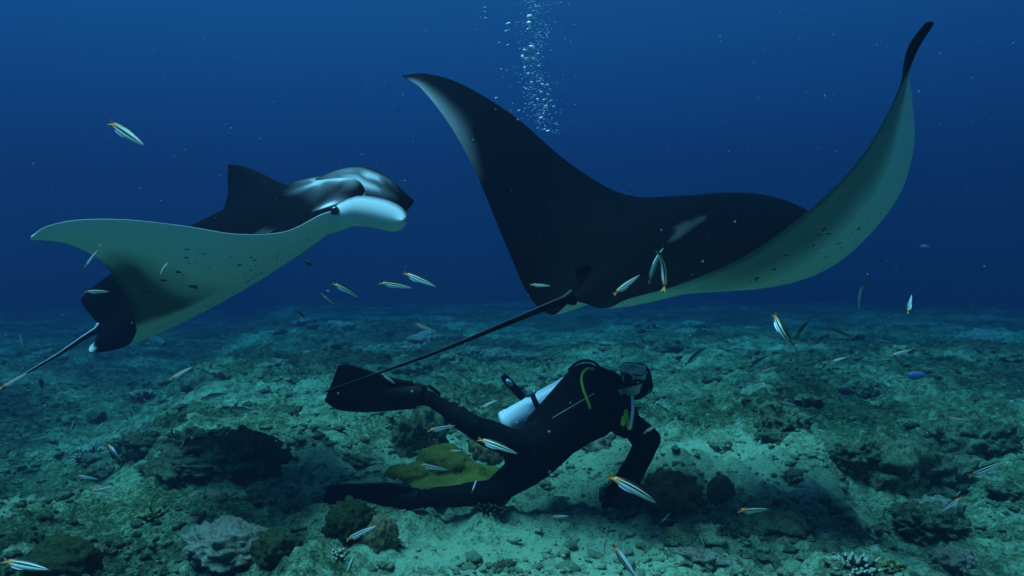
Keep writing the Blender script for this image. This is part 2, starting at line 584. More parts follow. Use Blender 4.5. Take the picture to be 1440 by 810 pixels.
def big_pig(s, c, side):
    back = 0.02 + 0.03 * vnoise(s * 9, c * 5, 1)
    # shoulder blotches and the worn pale margin of the far wing
    back = back + 0.45 * sstep(-0.48, -0.92, s) * sstep(0.55, 0.97, c) * (1 - sstep(-0.97, -1.0, s))
    back = back + 0.10 * sstep(-0.62, -0.85, s) * sstep(0.2, 0.6, c)
    back = back + 0.17 * np.exp(-((s - 0.075 + 0.05 * c + 0.02 * vnoise(c * 9, s * 0, 3)) / 0.03) ** 2) * sstep(0.25, 0.5, c) * sstep(0.85, 0.6, c) * (0.7 + 0.6 * vnoise(c * 14, s * 40, 7))
    belly = 1.0 - 0.42 * sstep(0.55, 0.85, c + 0.06 * vnoise(s * 7, c * 3, 4) + 0.10 * (np.abs(s) - 0.6)) * sstep(0.15, 0.45, np.abs(s))
    belly = belly - 0.10 * sstep(0.95, 0.99, c)
    belly = belly * (1 - 0.97 * sstep(0.915, 0.95, np.abs(s)))
    return np.where(side > 0, back, belly)
def blk(n): return np.full(n, 0.03)
def wht(n): return np.full(n, 0.95)
big_manta = build_manta(
    'manta_ray', big, [(806, 418, 3.80), (770, 431, 3.76), (700, 460, 3.74), (620, 493, 3.70), (540, 522, 3.66), (457, 551, 3.60)],
    [([((1105, 318, 4.98), (1115, 340, 4.92), 0.03), ((1128, 330, 5.1), (1134, 350, 5.05), 0), ((1140, 340, 5.2), (1143, 352, 5.18), 0)], blk, wht),
     ([((1000, 306, 5.12), (985, 322, 5.14), 0.03), ((1020, 308, 5.3), (1008, 328, 5.32), 0), ((1034, 316, 5.42), (1030, 330, 5.42), 0)], blk, wht)],
    [(838, 376, 4.00), (816, 370, 3.92), (809, 374, 3.89), (812, 392, 3.88)],
    'large black manta ray with raised wings flying above the diver, its back towards us', big_pig,
    lambda s: -0.10 * np.exp(-((np.abs(s) - 0.45) / 0.25) ** 2))

# --- the ray with the white belly and open mouth paddles, flying past
lft = [
    S((323, 231, 6.02), (321, 234, 6.02), 0.006, -1.00),
    S((338, 233, 5.97), (320, 248, 6.00), 0.022, -0.90),
    S((362, 241, 5.88), (320, 272, 5.92), 0.040, -0.76),
    S((392, 256, 5.72), (310, 302, 5.78), 0.070, -0.60),
    S((420, 266, 5.52), (272, 345, 5.60), 0.110, -0.42),
    S((448, 262, 5.28), (200, 390, 5.42), 0.190, -0.26),
    S((482, 252, 5.05), (116, 416, 5.24), 0.300, -0.12),
    S((516, 256, 4.88), (139, 461, 5.06), 0.380, 0.00),
    S((506, 281, 4.72), (126, 494, 4.95), 0.300, 0.08),
    S((486, 292, 4.60), (176, 488, 4.84), 0.250, 0.14),
    S((452, 301, 4.45), (191, 468, 4.68), 0.200, 0.24),
    S((402, 325, 4.20), (190, 452, 4.45), 0.120, 0.38),
    S((335, 329, 3.94), (181, 424, 4.20), 0.080, 0.52),
    S((262, 318, 3.74), (163, 393, 3.96), 0.056, 0.66),
    S((182, 309, 3.58), (138, 364, 3.74), 0.040, 0.80),
    S((112, 309, 3.49), (98, 344, 3.57), 0.024, 0.91),
    S((66, 318, 3.44), (62, 338, 3.48), 0.012, 0.97),
    S((44, 332, 3.42), (43, 338, 3.42), 0.004, 1.00),
]
def lft_pig(s, c, side):
    back = 0.03 + 0.04 * vnoise(s * 9, c * 5, 2)
    # white shoulder bars behind the head, pale streaks down the back
    back = back + 1.0 * np.exp(-((s + 0.045) / 0.075) ** 2) * sstep(0.26, 0.04, c) * sstep(0.0, 0.03, c) * (0.75 + 0.5 * vnoise(s * 30, c * 30, 3))
    back = back + 0.30 * np.exp(-((s - 0.115 - 0.25 * (c - 0.4)) / 0.025) ** 2) * sstep(0.25, 0.35, c) * sstep(0.6, 0.5, c)
    back = back + 0.9 * np.exp(-((s - 0.13) / 0.02) ** 2 - ((c - 0.30) / 0.03) ** 2)
    back = back + 0.95 * np.exp(-((s - 0.115) / 0.03) ** 2 - ((c - 0.07) / 0.035) ** 2)
    back = back + 0.9 * (np.abs(s - 0.075) < 0.014) * sstep(0.965, 0.985, c)
    belly = 1.0 - 0.60 * sstep(0.40, 0.72, c + 0.12 * vnoise(s * 5, c * 3, 4)) * sstep(0.28, 0.42, s) * sstep(0.86, 0.66, s)
    belly = belly - 0.12 * sstep(0.9, 1.0, c)
    # black brow round the eye
    eye = np.exp(-((s - 0.10) / 0.035) ** 2 - ((c - 0.045) / 0.04) ** 2)
    belly = belly * (1 - 0.9 * eye)
    return np.where(side > 0, back, belly)
def far_lobe(n):
    i = np.arange(n) // 9; j = np.arange(n) % 9
    return 0.04 + 1.1 * np.exp(-((i - 5) / 3.4) ** 2 - ((j - 4.5) / 3.0) ** 4) * (0.75 + 0.5 * vnoise(i * 0.6, j * 0.8, 5))
left_manta = build_manta(
    'manta_ray', lft, [(142, 461, 5.06), (118, 475, 4.98), (80, 500, 4.88), (40, 523, 4.78), (0, 548, 4.68)],
    # near paddle hanging beside the mouth (white), far paddle above it (dark rim, pale middle)
    [([((460, 302, 4.66), (450, 332, 4.70), -0.04), ((480, 284, 4.54), (474, 326, 4.60), 0), ((505, 275, 4.49), (498, 318, 4.56), 0), ((532, 278, 4.43), (524, 320, 4.50), 0),
       ((552, 284, 4.39), (545, 325, 4.45), 0), ((564, 291, 4.37), (559, 325, 4.42), 0), ((571, 299, 4.36), (567, 320, 4.39), 0), ((574, 306, 4.36), (572, 313, 4.37), 0)],
      lambda n: np.clip(0.97 - 0.5 * (np.arange(n) % 9 == 0), 0, 1), lambda n: np.clip(0.97 - 0.5 * (np.arange(n) % 9 == 0), 0, 1)),
     ([((446, 254, 5.02), (440, 282, 4.88), -0.05), ((478, 239, 5.02), (474, 274, 4.84), 0), ((510, 235, 5.0), (502, 276, 4.80), 0), ((540, 246, 4.96), (532, 284, 4.76), 0),
       ((560, 263, 4.92), (554, 294, 4.76), 0), ((571, 278, 4.89), (567, 298, 4.77), 0), ((574, 286, 4.87), (572, 297, 4.80), 0)], far_lobe, far_lobe)],
    [(215, 425, 5.02), (190, 420, 5.04), (180, 428, 5.05), (178, 445, 5.04)],
    'white-bellied manta ray with its mouth paddles spread, one wing swept towards us', lft_pig,
    lambda s: -0.07 * np.exp(-((s - 0.5) / 0.25) ** 2), eyes=[(471, 296, 4.50)], tail_lit=0.9)

# ------------------------------------------------------------------ reef: rocks, corals, rubble
def ground_at(px, py):
    """where the line of sight through a photograph pixel meets the seabed"""
    d = np.geomspace(2.6, 60, 900)
    x = (px - 720) / FPX * d
    z = CAM_Z - (py - 405) / FPX * d
    k = np.argmax(z < height(x, d))
    return float(x[k]), float(d[k]), float(height(x[k], d[k]))

def lumpy(sub, seed, rough=0.30, fine=0.12, flat=0.75, stretch=(1, 1)):
    V, F = ico(sub)
    s = seed * 13.7
    r = 1 + rough * fbm(V[:, 0] * 1.3 + s, V[:, 1] * 1.3, V[:, 2] * 1.3 - s, 3) + fine * (np.abs(fbm(V[:, 0] * 3.2 + s, V[:, 1] * 3.2, V[:, 2] * 3.2 + s, 4, 0.5)) * 2.2 - 0.7)
    W = V * r[:, None] * np.array([stretch[0], stretch[1], flat])
    return W, F

M_GREEN = reef_mat('green_soft_coral', (0.03, 0.042, 0.006), (0.075, 0.095, 0.010), (0.15, 0.165, 0.03), 1.0, 0.3, (0.16, 0.17, 0.04))
M_MOSS = reef_mat('dark_green_coral', (0.008, 0.016, 0.005), (0.018, 0.038, 0.010), (0.06, 0.085, 0.03), 1.5, 0.8, (0.08, 0.10, 0.04))
M_BROWN = reef_mat('brown_coral', (0.04, 0.035, 0.015), (0.10, 0.09, 0.04), (0.20, 0.18, 0.09), 1.5, 0.5, (0.3, 0.28, 0.15))
M_SPONGE = reef_mat('orange_sponge', (0.16, 0.09, 0.03), (0.42, 0.24, 0.08), (0.75, 0.48, 0.22), 2.0, 0.8, (0.85, 0.32, 0.15))
M_PALE = reef_mat('pale_encrusted_rock', (0.06, 0.07, 0.04), (0.24, 0.25, 0.16), (0.55, 0.55, 0.42), 1.8, 1.0, (0.6, 0.5, 0.5))
M_CORAL = plain('coral_branch', (0.05, 0.055, 0.028), 0.9, 0.1, 0.5, 40, 0.5)
M_CTIP = plain('coral_tip', (0.30, 0.33, 0.25), 0.9, 0.1, 0.3, 40)
M_CTIPY = plain('coral_tip_yellow', (0.20, 0.22, 0.06), 0.9, 0.1, 0.3, 40)
M_CDARK = plain('dark_coral_branch', (0.008, 0.012, 0.009), 0.9, 0.1, 0.4, 40)

def rock(name, px, py, wpx, hpx, mat, label, cat, seed, deep=1.0, rough=0.30, fine=0.15, sub=5, group=None, sink=0.25):
    x, d, z = ground_at(px, py)
    w, h = wpx / FPX * d / 2, hpx / FPX * d
    V, F = lumpy(sub, seed, rough, fine, 1.0)
    V = V * np.array([w, w * deep, h * 0.75])
    o = link(name, mesh_np(name, V, F), mat)
    o.location = (x, d + w * deep * 0.5, z + h * (0.5 - sink) * 0.75)
    return tag(o, label, cat, group)

def lobed(name, px, py, lobes, mat, label, cat, seed):
    """a mound of several swollen lobes grown together"""
    x, d, z = ground_at(px, py)
    mb = MB()
    for k, (dx, dy, dz, w, h) in enumerate(lobes):
        V, F = lumpy(4, seed + k, 0.16, 0.03, 1.0)
        V = V * np.array([w, w * 0.85, h]) + np.array([dx, dy, dz])
        mb.add((V, [tuple(f) for f in F]))
    me = mb.mesh(name)
    o = link(name, me, mat)
    md = o.modifiers.new('r', 'REMESH'); md.mode = 'VOXEL'; md.voxel_size = 0.012; md.use_smooth_shade = True
    dg = bpy.context.evaluated_depsgraph_get()
    me2 = bpy.data.meshes.new_from_object(o.evaluated_get(dg))
    o.modifiers.clear(); o.data = me2
    co = np.empty(len(me2.vertices) * 3, np.float32); me2.vertices.foreach_get('co', co); co = co.reshape(-1, 3)
    nn = np.empty(len(me2.vertices) * 3, np.float32); me2.vertices.foreach_get('normal', nn); nn = nn.reshape(-1, 3)
    co = co + nn * (0.006 * fbm(co[:, 0] * 14, co[:, 1] * 14, co[:, 2] * 14, 3))[:, None]
    me2.vertices.foreach_set('co', co.ravel().astype(np.float32)); me2.update()
    me2.polygons.foreach_set('use_smooth', [True] * len(me2.polygons))
    if not me2.materials:
        me2.materials.append(mat)
    o.location = (x, d, z)
    return tag(o, label, cat)

def branching(name, px, py, wpx, n, mats, label, seed, length=0.07, thick=0.012, group='branching corals'):
    x, d, z = ground_at(px, py)
    w = wpx / FPX * d / 2
    rg = np.random.default_rng(seed)
    mb = MB()
    for k in range(n):
        a, r = rg.random() * 6.283, math.sqrt(rg.random())
        lean = r * 1.1
        dirv = np.array([math.cos(a) * math.sin(lean), math.sin(a) * math.sin(lean), math.cos(lean)])
        b = np.array([math.cos(a) * r * w * 0.55, math.sin(a) * r * w * 0.55, -0.01])
        L = (length * 0.6 + w * 0.42) * (0.7 + 0.5 * rg.random())
        bend = rg.normal(0, 0.18, 3) * L
        C = np.array([b + dirv * L * t + bend * t * t for t in np.linspace(0, 1, 6)])
        rad = 0.9 * thick * (0.8 + 0.4 * rg.random()) * np.array([1.1, 1.0, 1.0, 0.95, 0.9, 0.45])
        V, F = tube(C, rad, 6)
        o = len(mb.V)
        mb.add((V, F))
        for i in range(len(F)):
            if min(F[i]) >= 24 and F[i][0] != 36:
                mb.M[len(mb.M) - len(F) + i] = 1
    o = link(name, mb.mesh(name), mats)
    o.location = (x, d + w * 0.4, z)
    return tag(o, label, 'coral', group)

lobed('leather_coral', 622, 698, [(0.0, 0.28, 0.10, 0.20, 0.15), (-0.20, 0.22, 0.05, 0.15, 0.10), (-0.32, 0.25, 0.06, 0.11, 0.07), (0.15, 0.24, 0.05, 0.16, 0.09),
      (0.28, 0.26, 0.05, 0.12, 0.08), (0.02, 0.12, 0.02, 0.30, 0.07), (-0.08, 0.34, 0.12, 0.13, 0.11)], M_GREEN,
      'yellow-green soft coral mound behind the diver\'s lower leg', 'coral', 50)
rock('rock', 590, 636, 66, 56, M_ROCK, 'dark upright rock behind the diver\'s raised shin', 'rock', 3, 0.8)
rock('rock', 690, 655, 54, 48, M_BROWN, 'smooth brown rock beside the yellow-green soft coral', 'rock', 4, 0.9, 0.14, 0.12)
rock('rock', 488, 758, 66, 46, M_MOSS, 'dark rounded rock under the tip of the diver\'s lower fin', 'rock', 5, 0.8, 0.18, 0.14)
rock('brain_coral', 533, 768, 50, 40, M_BROWN, 'round greenish brown coral head below the diver\'s lower fin', 'coral', 6, 0.9, 0.08, 0.08)
rock('rock', 332, 668, 120, 50, M_ROCK, 'tall dark rock standing on the shaded rubble ledge', 'rock', 7, 0.7)
rock('rock', 192, 642, 90, 34, M_ROCK, 'low dark rock beside the stubby branching coral on the rubble ledge', 'rock', 8, 0.7)
rock('rock', 272, 640, 96, 40, M_ROCK, 'low dark rock behind the flat overhanging rock', 'rock', 28, 0.7)
rock('rock', 255, 672, 120, 26, M_ROCK, 'flat overhanging rock on the rubble ledge', 'rock', 9, 0.5)
rock('rock', 318, 790, 130, 44, M_PALE, 'pale encrusted lump of rock beside a dark green mound', 'rock', 10, 0.7)
rock('leather_coral', 386, 792, 66, 42, M_MOSS, 'dark green mound beside the pale encrusted lump', 'coral', 11, 0.8, 0.14, 0.12)
rock('leather_coral', 76, 815, 100, 52, M_MOSS, 'mossy green mound at the edge of the ledge, apart from the diver', 'coral', 12, 0.8, 0.18, 0.06)
rock('rock', 128, 795, 36, 28, M_BROWN, 'small smooth brown rock beside the mossy green mound', 'rock', 13, 0.9, 0.1, 0.05)
rock('sponge', 945, 704, 84, 40, M_SPONGE, 'orange and brown sponge encrusting a lump before the diver\'s hands', 'sponge', 14, 0.9)
rock('brain_coral', 1016, 704, 40, 34, M_BROWN, 'round brown coral head beside the orange sponge', 'coral', 15, 0.9, 0.08, 0.04)
rock('rock', 1290, 700, 170, 78, M_ROCK, 'large dark boulder beyond the near shelf', 'rock', 16, 0.7)
rock('rock', 1385, 640, 120, 48, M_ROCK, 'dark boulder behind the largest boulder', 'rock', 17, 0.7)
rock('rock', 1310, 752, 90, 36, M_ROCK, 'low dark rock at the foot of the large boulder', 'rock', 18, 0.7)
rock('rock', 1105, 612, 80, 38, M_ROCK, 'isolated dark rock on the open rubble field', 'rock', 19, 0.8)
rock('rock', 1195, 655, 90, 30, M_ROCK, 'low rock between the isolated rock and the large boulder', 'rock', 20, 0.7)
rock('rock', 1345, 800, 60, 26, M_PALE, 'pale rounded rock below the edge of the near shelf', 'rock', 21, 0.8, 0.18, 0.14)
rock('rock', 878, 705, 60, 26, M_ROCK, 'flat rock under the diver\'s hands', 'rock', 22, 0.9, 0.15, 0.1)
rock('rock', 1215, 560, 46, 26, M_ROCK, 'rounded dark rock far across the rubble field', 'rock', 23, 0.8)
branching('branching_coral', 128, 650, 62, 46, [M_CORAL, M_CTIP], 'clump of stubby branching coral on the rubble ledge', 31, 0.08, 0.017)
branching('branching_coral', 215, 733, 40, 34, [M_CORAL, M_CTIPY], 'small olive branching coral on the shaded rubble', 32, 0.04, 0.010)
branching('branching_coral', 1206, 808, 60, 70, [M_CDARK, M_CTIP], 'black bushy coral with pale tips on the near shelf', 33, 0.05, 0.010)
branching('branching_coral', 1252, 803, 36, 40, [M_CORAL, M_CTIPY], 'small yellow-tipped coral beside the black bushy coral', 34, 0.035, 0.009)
branching('branching_coral', 556, 770, 26, 30, [M_CORAL, M_CTIP], 'small knobbly pale-tipped coral beside the round coral head', 35, 0.025, 0.009)
branching('branching_coral', 474, 785, 30, 30, [M_CORAL, M_CTIP], 'small pale-tipped coral in front of the dark rounded rock', 36, 0.025, 0.009)
branching('branching_coral', 690, 722, 54, 46, [M_CDARK, M_CORAL], 'low dark branching coral beside the diver\'s knee', 37, 0.03, 0.009)
branching('branching_coral', 1120, 745, 50, 44, [M_CORAL, M_CTIP], 'low branching coral near the edge of the near shelf', 38, 0.03, 0.010)
branching('branching_coral', 855, 748, 30, 30, [M_CDARK, M_CTIP], 'tiny dark coral on the sandy rubble in front of the diver', 39, 0.02, 0.008)

# loose rocks, shared meshes
ROCKS = [mesh_np('loose_rock', *lumpy(4, 100 + k, 0.34, 0.18, 0.6, (1, 0.75 + 0.3 * random.random()))) for k in range(10)]
for k, me in enumerate(ROCKS):
    me.materials.append((M_ROCK, M_RUBBLE, M_ROCK, M_PALE, M_ROCK)[k % 5])
cnt = 0
while cnt < 290:
    d = 3.5 * (26 / 3.5) ** (random.random() ** 0.9)
    a = random.uniform(-39, 39)
    x, y = d * math.tan(R(a)), d
    if abs(x + 0.3) < 1.4 and 4.0 < y < 5.0:
        continue
    s = 0.030 * (1 + 4.8 * random.random() ** 3.5) * (1 + 0.07 * d)
    k = random.randrange(10)
    o = bpy.data.objects.new('loose_rock', ROCKS[k])
    col.objects.link(o)
    o.location = (x, y, float(height(x, y)) + s * 0.12)
    o.scale = (s, s, s * random.uniform(0.7, 1.2))
    o.rotation_euler = (random.uniform(-.3, .3), random.uniform(-.3, .3), random.uniform(0, 6.28))
    look = ('dark algae-covered', 'mottled', 'dark knobbly', 'pale encrusted', 'dark flattened')[k % 5]
    if y < 4.6:
        where = 'on the near shelf in front of the diver'
    elif x < -1.5 and y < 7.5:
        where = 'on the rubble ledge below the white-bellied ray'
    elif y < 8.5:
        where = 'on the rubble field just beyond the diver'
    elif y < 14:
        where = 'on the open rubble field far beyond the diver'
    else:
        where = 'where the seabed fades into the blue'
    tag(o, look + ' loose rock ' + where, 'rock', look + ' loose rocks ' + where)
    cnt += 1

def scatter(name, n, sub, smin, smax, mat, label, d0, d1, seed, pw=1.0):
    rg = np.random.default_rng(seed)
    V0, F0 = ico(sub)
    var = [lumpy(sub, 300 + seed + k, 0.42, 0.20, 0.55)[0] for k in range(8)]
    d = d0 * (d1 / d0) ** (rg.random(n) ** pw)
    a = np.radians(rg.uniform(-44, 44, n))
    x, y = d * np.tan(a), d
    cl = fbm(x * 0.9, y * 0.9, 22.0, 3)
    keep = cl + rg.normal(0, 0.35, n) > -0.1
    x, y, d = x[keep], y[keep], d[keep]
    n = len(x)
    s = smin * (smax / smin) ** (rg.random(n) ** 2.0) * (1 + 0.06 * d)
    z = height(x, y) + s * 0.1
    ang = rg.random(n) * 6.283
    sx = rg.uniform(0.6, 1.6, n)
    Vs = []
    for i in range(n):
        v = var[i % 8] * np.array([sx[i], 1, 1]) * s[i]
        c, q = math.cos(ang[i]), math.sin(ang[i])
        Vs.append(np.stack([v[:, 0] * c - v[:, 1] * q + x[i], v[:, 0] * q + v[:, 1] * c + y[i], v[:, 2] + z[i]], -1))
    V = np.concatenate(Vs)
    F = (F0[None] + (np.arange(n) * len(V0))[:, None, None]).reshape(-1, 3)
    me = mesh_np(name, V, F)
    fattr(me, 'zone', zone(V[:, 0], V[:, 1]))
    o = link(name, me, mat)
    o['kind'] = 'stuff'
    o['label'] = label
    o['category'] = 'rubble'
scatter('rubble', 3500, 2, 0.016, 0.034, M_RUBBLE, 'broken coral rubble strewn over the reef floor', 3.2, 16, 5)
scatter('rubble', 2000, 2, 0.016, 0.040, M_ROCK, 'dark algae covered rubble strewn over the reef floor', 3.2, 18, 6)
scatter('rubble', 9000, 1, 0.007, 0.020, M_RUBBLE, 'fine coral grit and chips on the reef floor', 3.2, 20, 7)
scatter('rubble', 6000, 1, 0.007, 0.022, M_ROCK, 'fine dark chips on the reef floor', 3.2, 22, 8)

def turf(n, mat, seed):
    rg = np.random.default_rng(seed)
    d = 3.2 * (12 / 3.2) ** rg.random(n)
    a = np.radians(rg.uniform(-42, 42, n))
    x, y = d * np.tan(a), d
    keep = fbm(x * 1.3 + 5, y * 1.3, 31.0, 3) + rg.normal(0, 0.25, n) > 0.05
    x, y, d = x[keep], y[keep], d[keep]
    n = len(x)
    z = height(x, y) - 0.004
    h = rg.uniform(0.006, 0.018, n); wd = h * rg.uniform(0.12, 0.3, n)
    t = rg.random(n) * 6.283
    lx, ly = rg.normal(0, 0.5, n) * h, rg.normal(0, 0.5, n) * h
    c, s = np.cos(t) * wd, np.sin(t) * wd
    A = np.stack([x - c, y - s, z], -1); B = np.stack([x + c, y + s, z], -1)
    Cc = np.stack([x + lx * .5 + c, y + ly * .5 + s, z + h * .6], -1); D = np.stack([x + lx, y + ly, z + h], -1)
    V = np.stack([A, B, Cc, D], 1).reshape(-1, 3)
    F = np.arange(4 * n).reshape(-1, 4)
    o = link('turf_algae', mesh_np('turf_algae', V, F, False), mat)
    o['kind'] = 'stuff'
    o['label'] = 'short fuzzy algae turf growing over the rubble'
    o['category'] = 'algae'
M_TURF = plain('turf_algae', (0.09, 0.12, 0.055), 0.9, 0.05, 0.6, 3)
turf(60000, M_TURF, 9)

# ------------------------------------------------------------------ fish
def fish_mat():
    m, nt, b = new_mat('striped_fish_skin')
    L = nt.links.new
    v = N(nt, 'ShaderNodeAttribute', attribute_name='vpos')
    u = N(nt, 'ShaderNodeAttribute', attribute_name='upos')
    r = N(nt, 'ShaderNodeValToRGB')
    e = r.color_ramp.elements
    stops = [(0.0, (0.74, 0.76, 0.74)), (0.30, (0.86, 0.86, 0.82)), (0.37, (0.86, 0.86, 0.80)), (0.40, (0.010, 0.012, 0.010)), (0.60, (0.008, 0.010, 0.008)),
             (0.63, (0.78, 0.78, 0.55)), (0.73, (0.66, 0.64, 0.30)), (0.77, (0.030, 0.034, 0.018)), (1.0, (0.015, 0.018, 0.014))]
    e[0].position, e[0].color = 0.0, (*stops[0][1], 1)
    e[1].position, e[1].color = 1.0, (*stops[-1][1], 1)
    for p, c in stops[1:-1]:
        k = e.new(p); k.color = (*c, 1)
    L(v.outputs['Fac'], r.inputs[0])
    r2 = N(nt, 'ShaderNodeValToRGB')
    r2.color_ramp.elements[0].position = 0.02; r2.color_ramp.elements[0].color = (1, 1, 1, 1)
    r2.color_ramp.elements[1].position = 0.20; r2.color_ramp.elements[1].color = (0, 0, 0, 1)
    L(u.outputs['Fac'], r2.inputs[0])
    mx = N(nt, 'ShaderNodeMix', data_type='RGBA')
    L(r2.outputs[0], mx.inputs[0]); L(r.outputs[0], mx.inputs[6])
    mx.inputs[7].default_value = (0.70, 0.24, 0.05, 1)
    L(mx.outputs[2], b.inputs['Base Color'])
    b.inputs['Roughness'].default_value = 0.35
    b.inputs['Specular IOR Level'].default_value = 0.5
    return m
M_FISH = fish_mat()
M_FTAIL = plain('yellow_tail_fin', (0.55, 0.22, 0.05), 0.5, 0.3, 0.3, 30)
M_FBLUE = plain('blue_reef_fish', (0.10, 0.17, 0.36), 0.4, 0.4, 0.4, 20)
M_FDARK = plain('dark_reef_fish', (0.02, 0.024, 0.03), 0.5, 0.3, 0.3, 20)

def fish_pair(bend, sbend=0.0, deep=0.080, thick=0.05):
    """a slim fish of length 1 along +x (body, tail fin); bend curls it sideways"""
    nt_, k = 22, 14
    t = np.linspace(0, 1, nt_)                     # 0 at tail root, 1 at snout
    hh = deep * (np.sin(np.pi * np.clip(t * 0.93 + 0.07, 0, 1) ** 0.85)) ** 0.75 + 0.012 * (1 - t)
    hh[-1] = 0.004
    ww = hh * thick / deep * (0.75 + 0.35 * t)
    def curve(s):
        ang = bend * (s - 0.5) + sbend * np.sin((s - 0.5) * 4.0)
        return ang
    ss = np.linspace(-0.22, 1, 123)
    ang = curve(ss)
    cx = np.concatenate([[0], np.cumsum(np.cos(ang[:-1]) * np.diff(ss))]); cy = np.concatenate([[0], np.cumsum(np.sin(ang[:-1]) * np.diff(ss))])
    k0 = np.argmin(np.abs(ss - 0.42))
    cx -= cx[k0]; cy -= cy[k0]
    def at(s):
        return np.interp(s, ss, cx), np.interp(s, ss, cy), np.interp(s, ss, ang)
    a = np.linspace(0, 2 * np.pi, k, endpoint=False)
    V, vp, up = [], [], []
    for i in range(nt_):
        x, y, g = at(t[i])
        for b in a:
            s_, c_ = math.sin(b), math.cos(b)
            V.append((x - math.sin(g) * ww[i] * c_, y + math.cos(g) * ww[i] * c_, hh[i] * s_))
            vp.append(0.5 + 0.5 * s_); up.append(t[i])
    F = [(i * k + j, i * k + (j + 1) % k, (i + 1) * k + (j + 1) % k, (i + 1) * k + j) for i in range(nt_ - 1) for j in range(k)]
    F += [tuple(range(k - 1, -1, -1)), tuple((nt_ - 1) * k + j for j in range(k))]
    # long low back and belly fins
    for sgn, t0, t1, hgt in ((1, 0.12, 0.72, 0.030), (-1, 0.12, 0.45, 0.026)):
        n0 = len(V)
        tt = np.linspace(t0, t1, 10)
        for q, s in enumerate(tt):
            x, y, g = at(s)
            h0 = np.interp(s, t, hh)
            hf = hgt * math.sin(math.pi * (0.12 + 0.85 * q / 9)) ** 0.5
            V += [(x, y, sgn * (h0 - 0.006)), (x - 0.012, y, sgn * (h0 + hf))]
            vp += [0.9 if sgn > 0 else 0.2] * 2; up += [max(s, 0.3)] * 2
        F += [(n0 + 2 * q, n0 + 2 * q + 1, n0 + 2 * q + 3, n0 + 2 * q + 2) for q in range(9)]
    body = mesh('fish_body', V, F)
    fattr(body, 'vpos', vp); fattr(body, 'upos', up)
    body.materials.append(M_FISH)
    pts = [(0.03, 0.018), (-0.05, 0.034), (-0.14, 0.062), (-0.17, 0.055), (-0.12, 0.022), (-0.11, 0.0), (-0.12, -0.022), (-0.17, -0.055), (-0.14, -0.062), (-0.05, -0.034), (0.03, -0.018)]
    V, n = [], len(pts)
    for sg in (1, -1):
        for s, z in pts:
            x, y, g = at(s)
            V.append((x - math.sin(g) * 0.005 * sg, y + math.cos(g) * 0.005 * sg, z))
    F = [(0, 1, 4, 5), (1, 2, 3, 4), (5, 6, 9, 10), (6, 7, 8, 9), (0, 5, 10)]
    F += [tuple(n + i for i in f[::-1]) for f in F] + [(i, (i + 1) % n, n + (i + 1) % n, n + i) for i in range(n)]
    tail = mesh('fish_tail_fin', V, F)
    tail.materials.append(M_FTAIL)
    return body, tail
FISH = {b: fish_pair(*bs) for b, bs in {'o': (0.0,), 'a': (0.5,), 'b': (-0.5,), 'C': (1.7,), 'D': (-1.7,), 'S': (0.3, 0.55)}.items()}

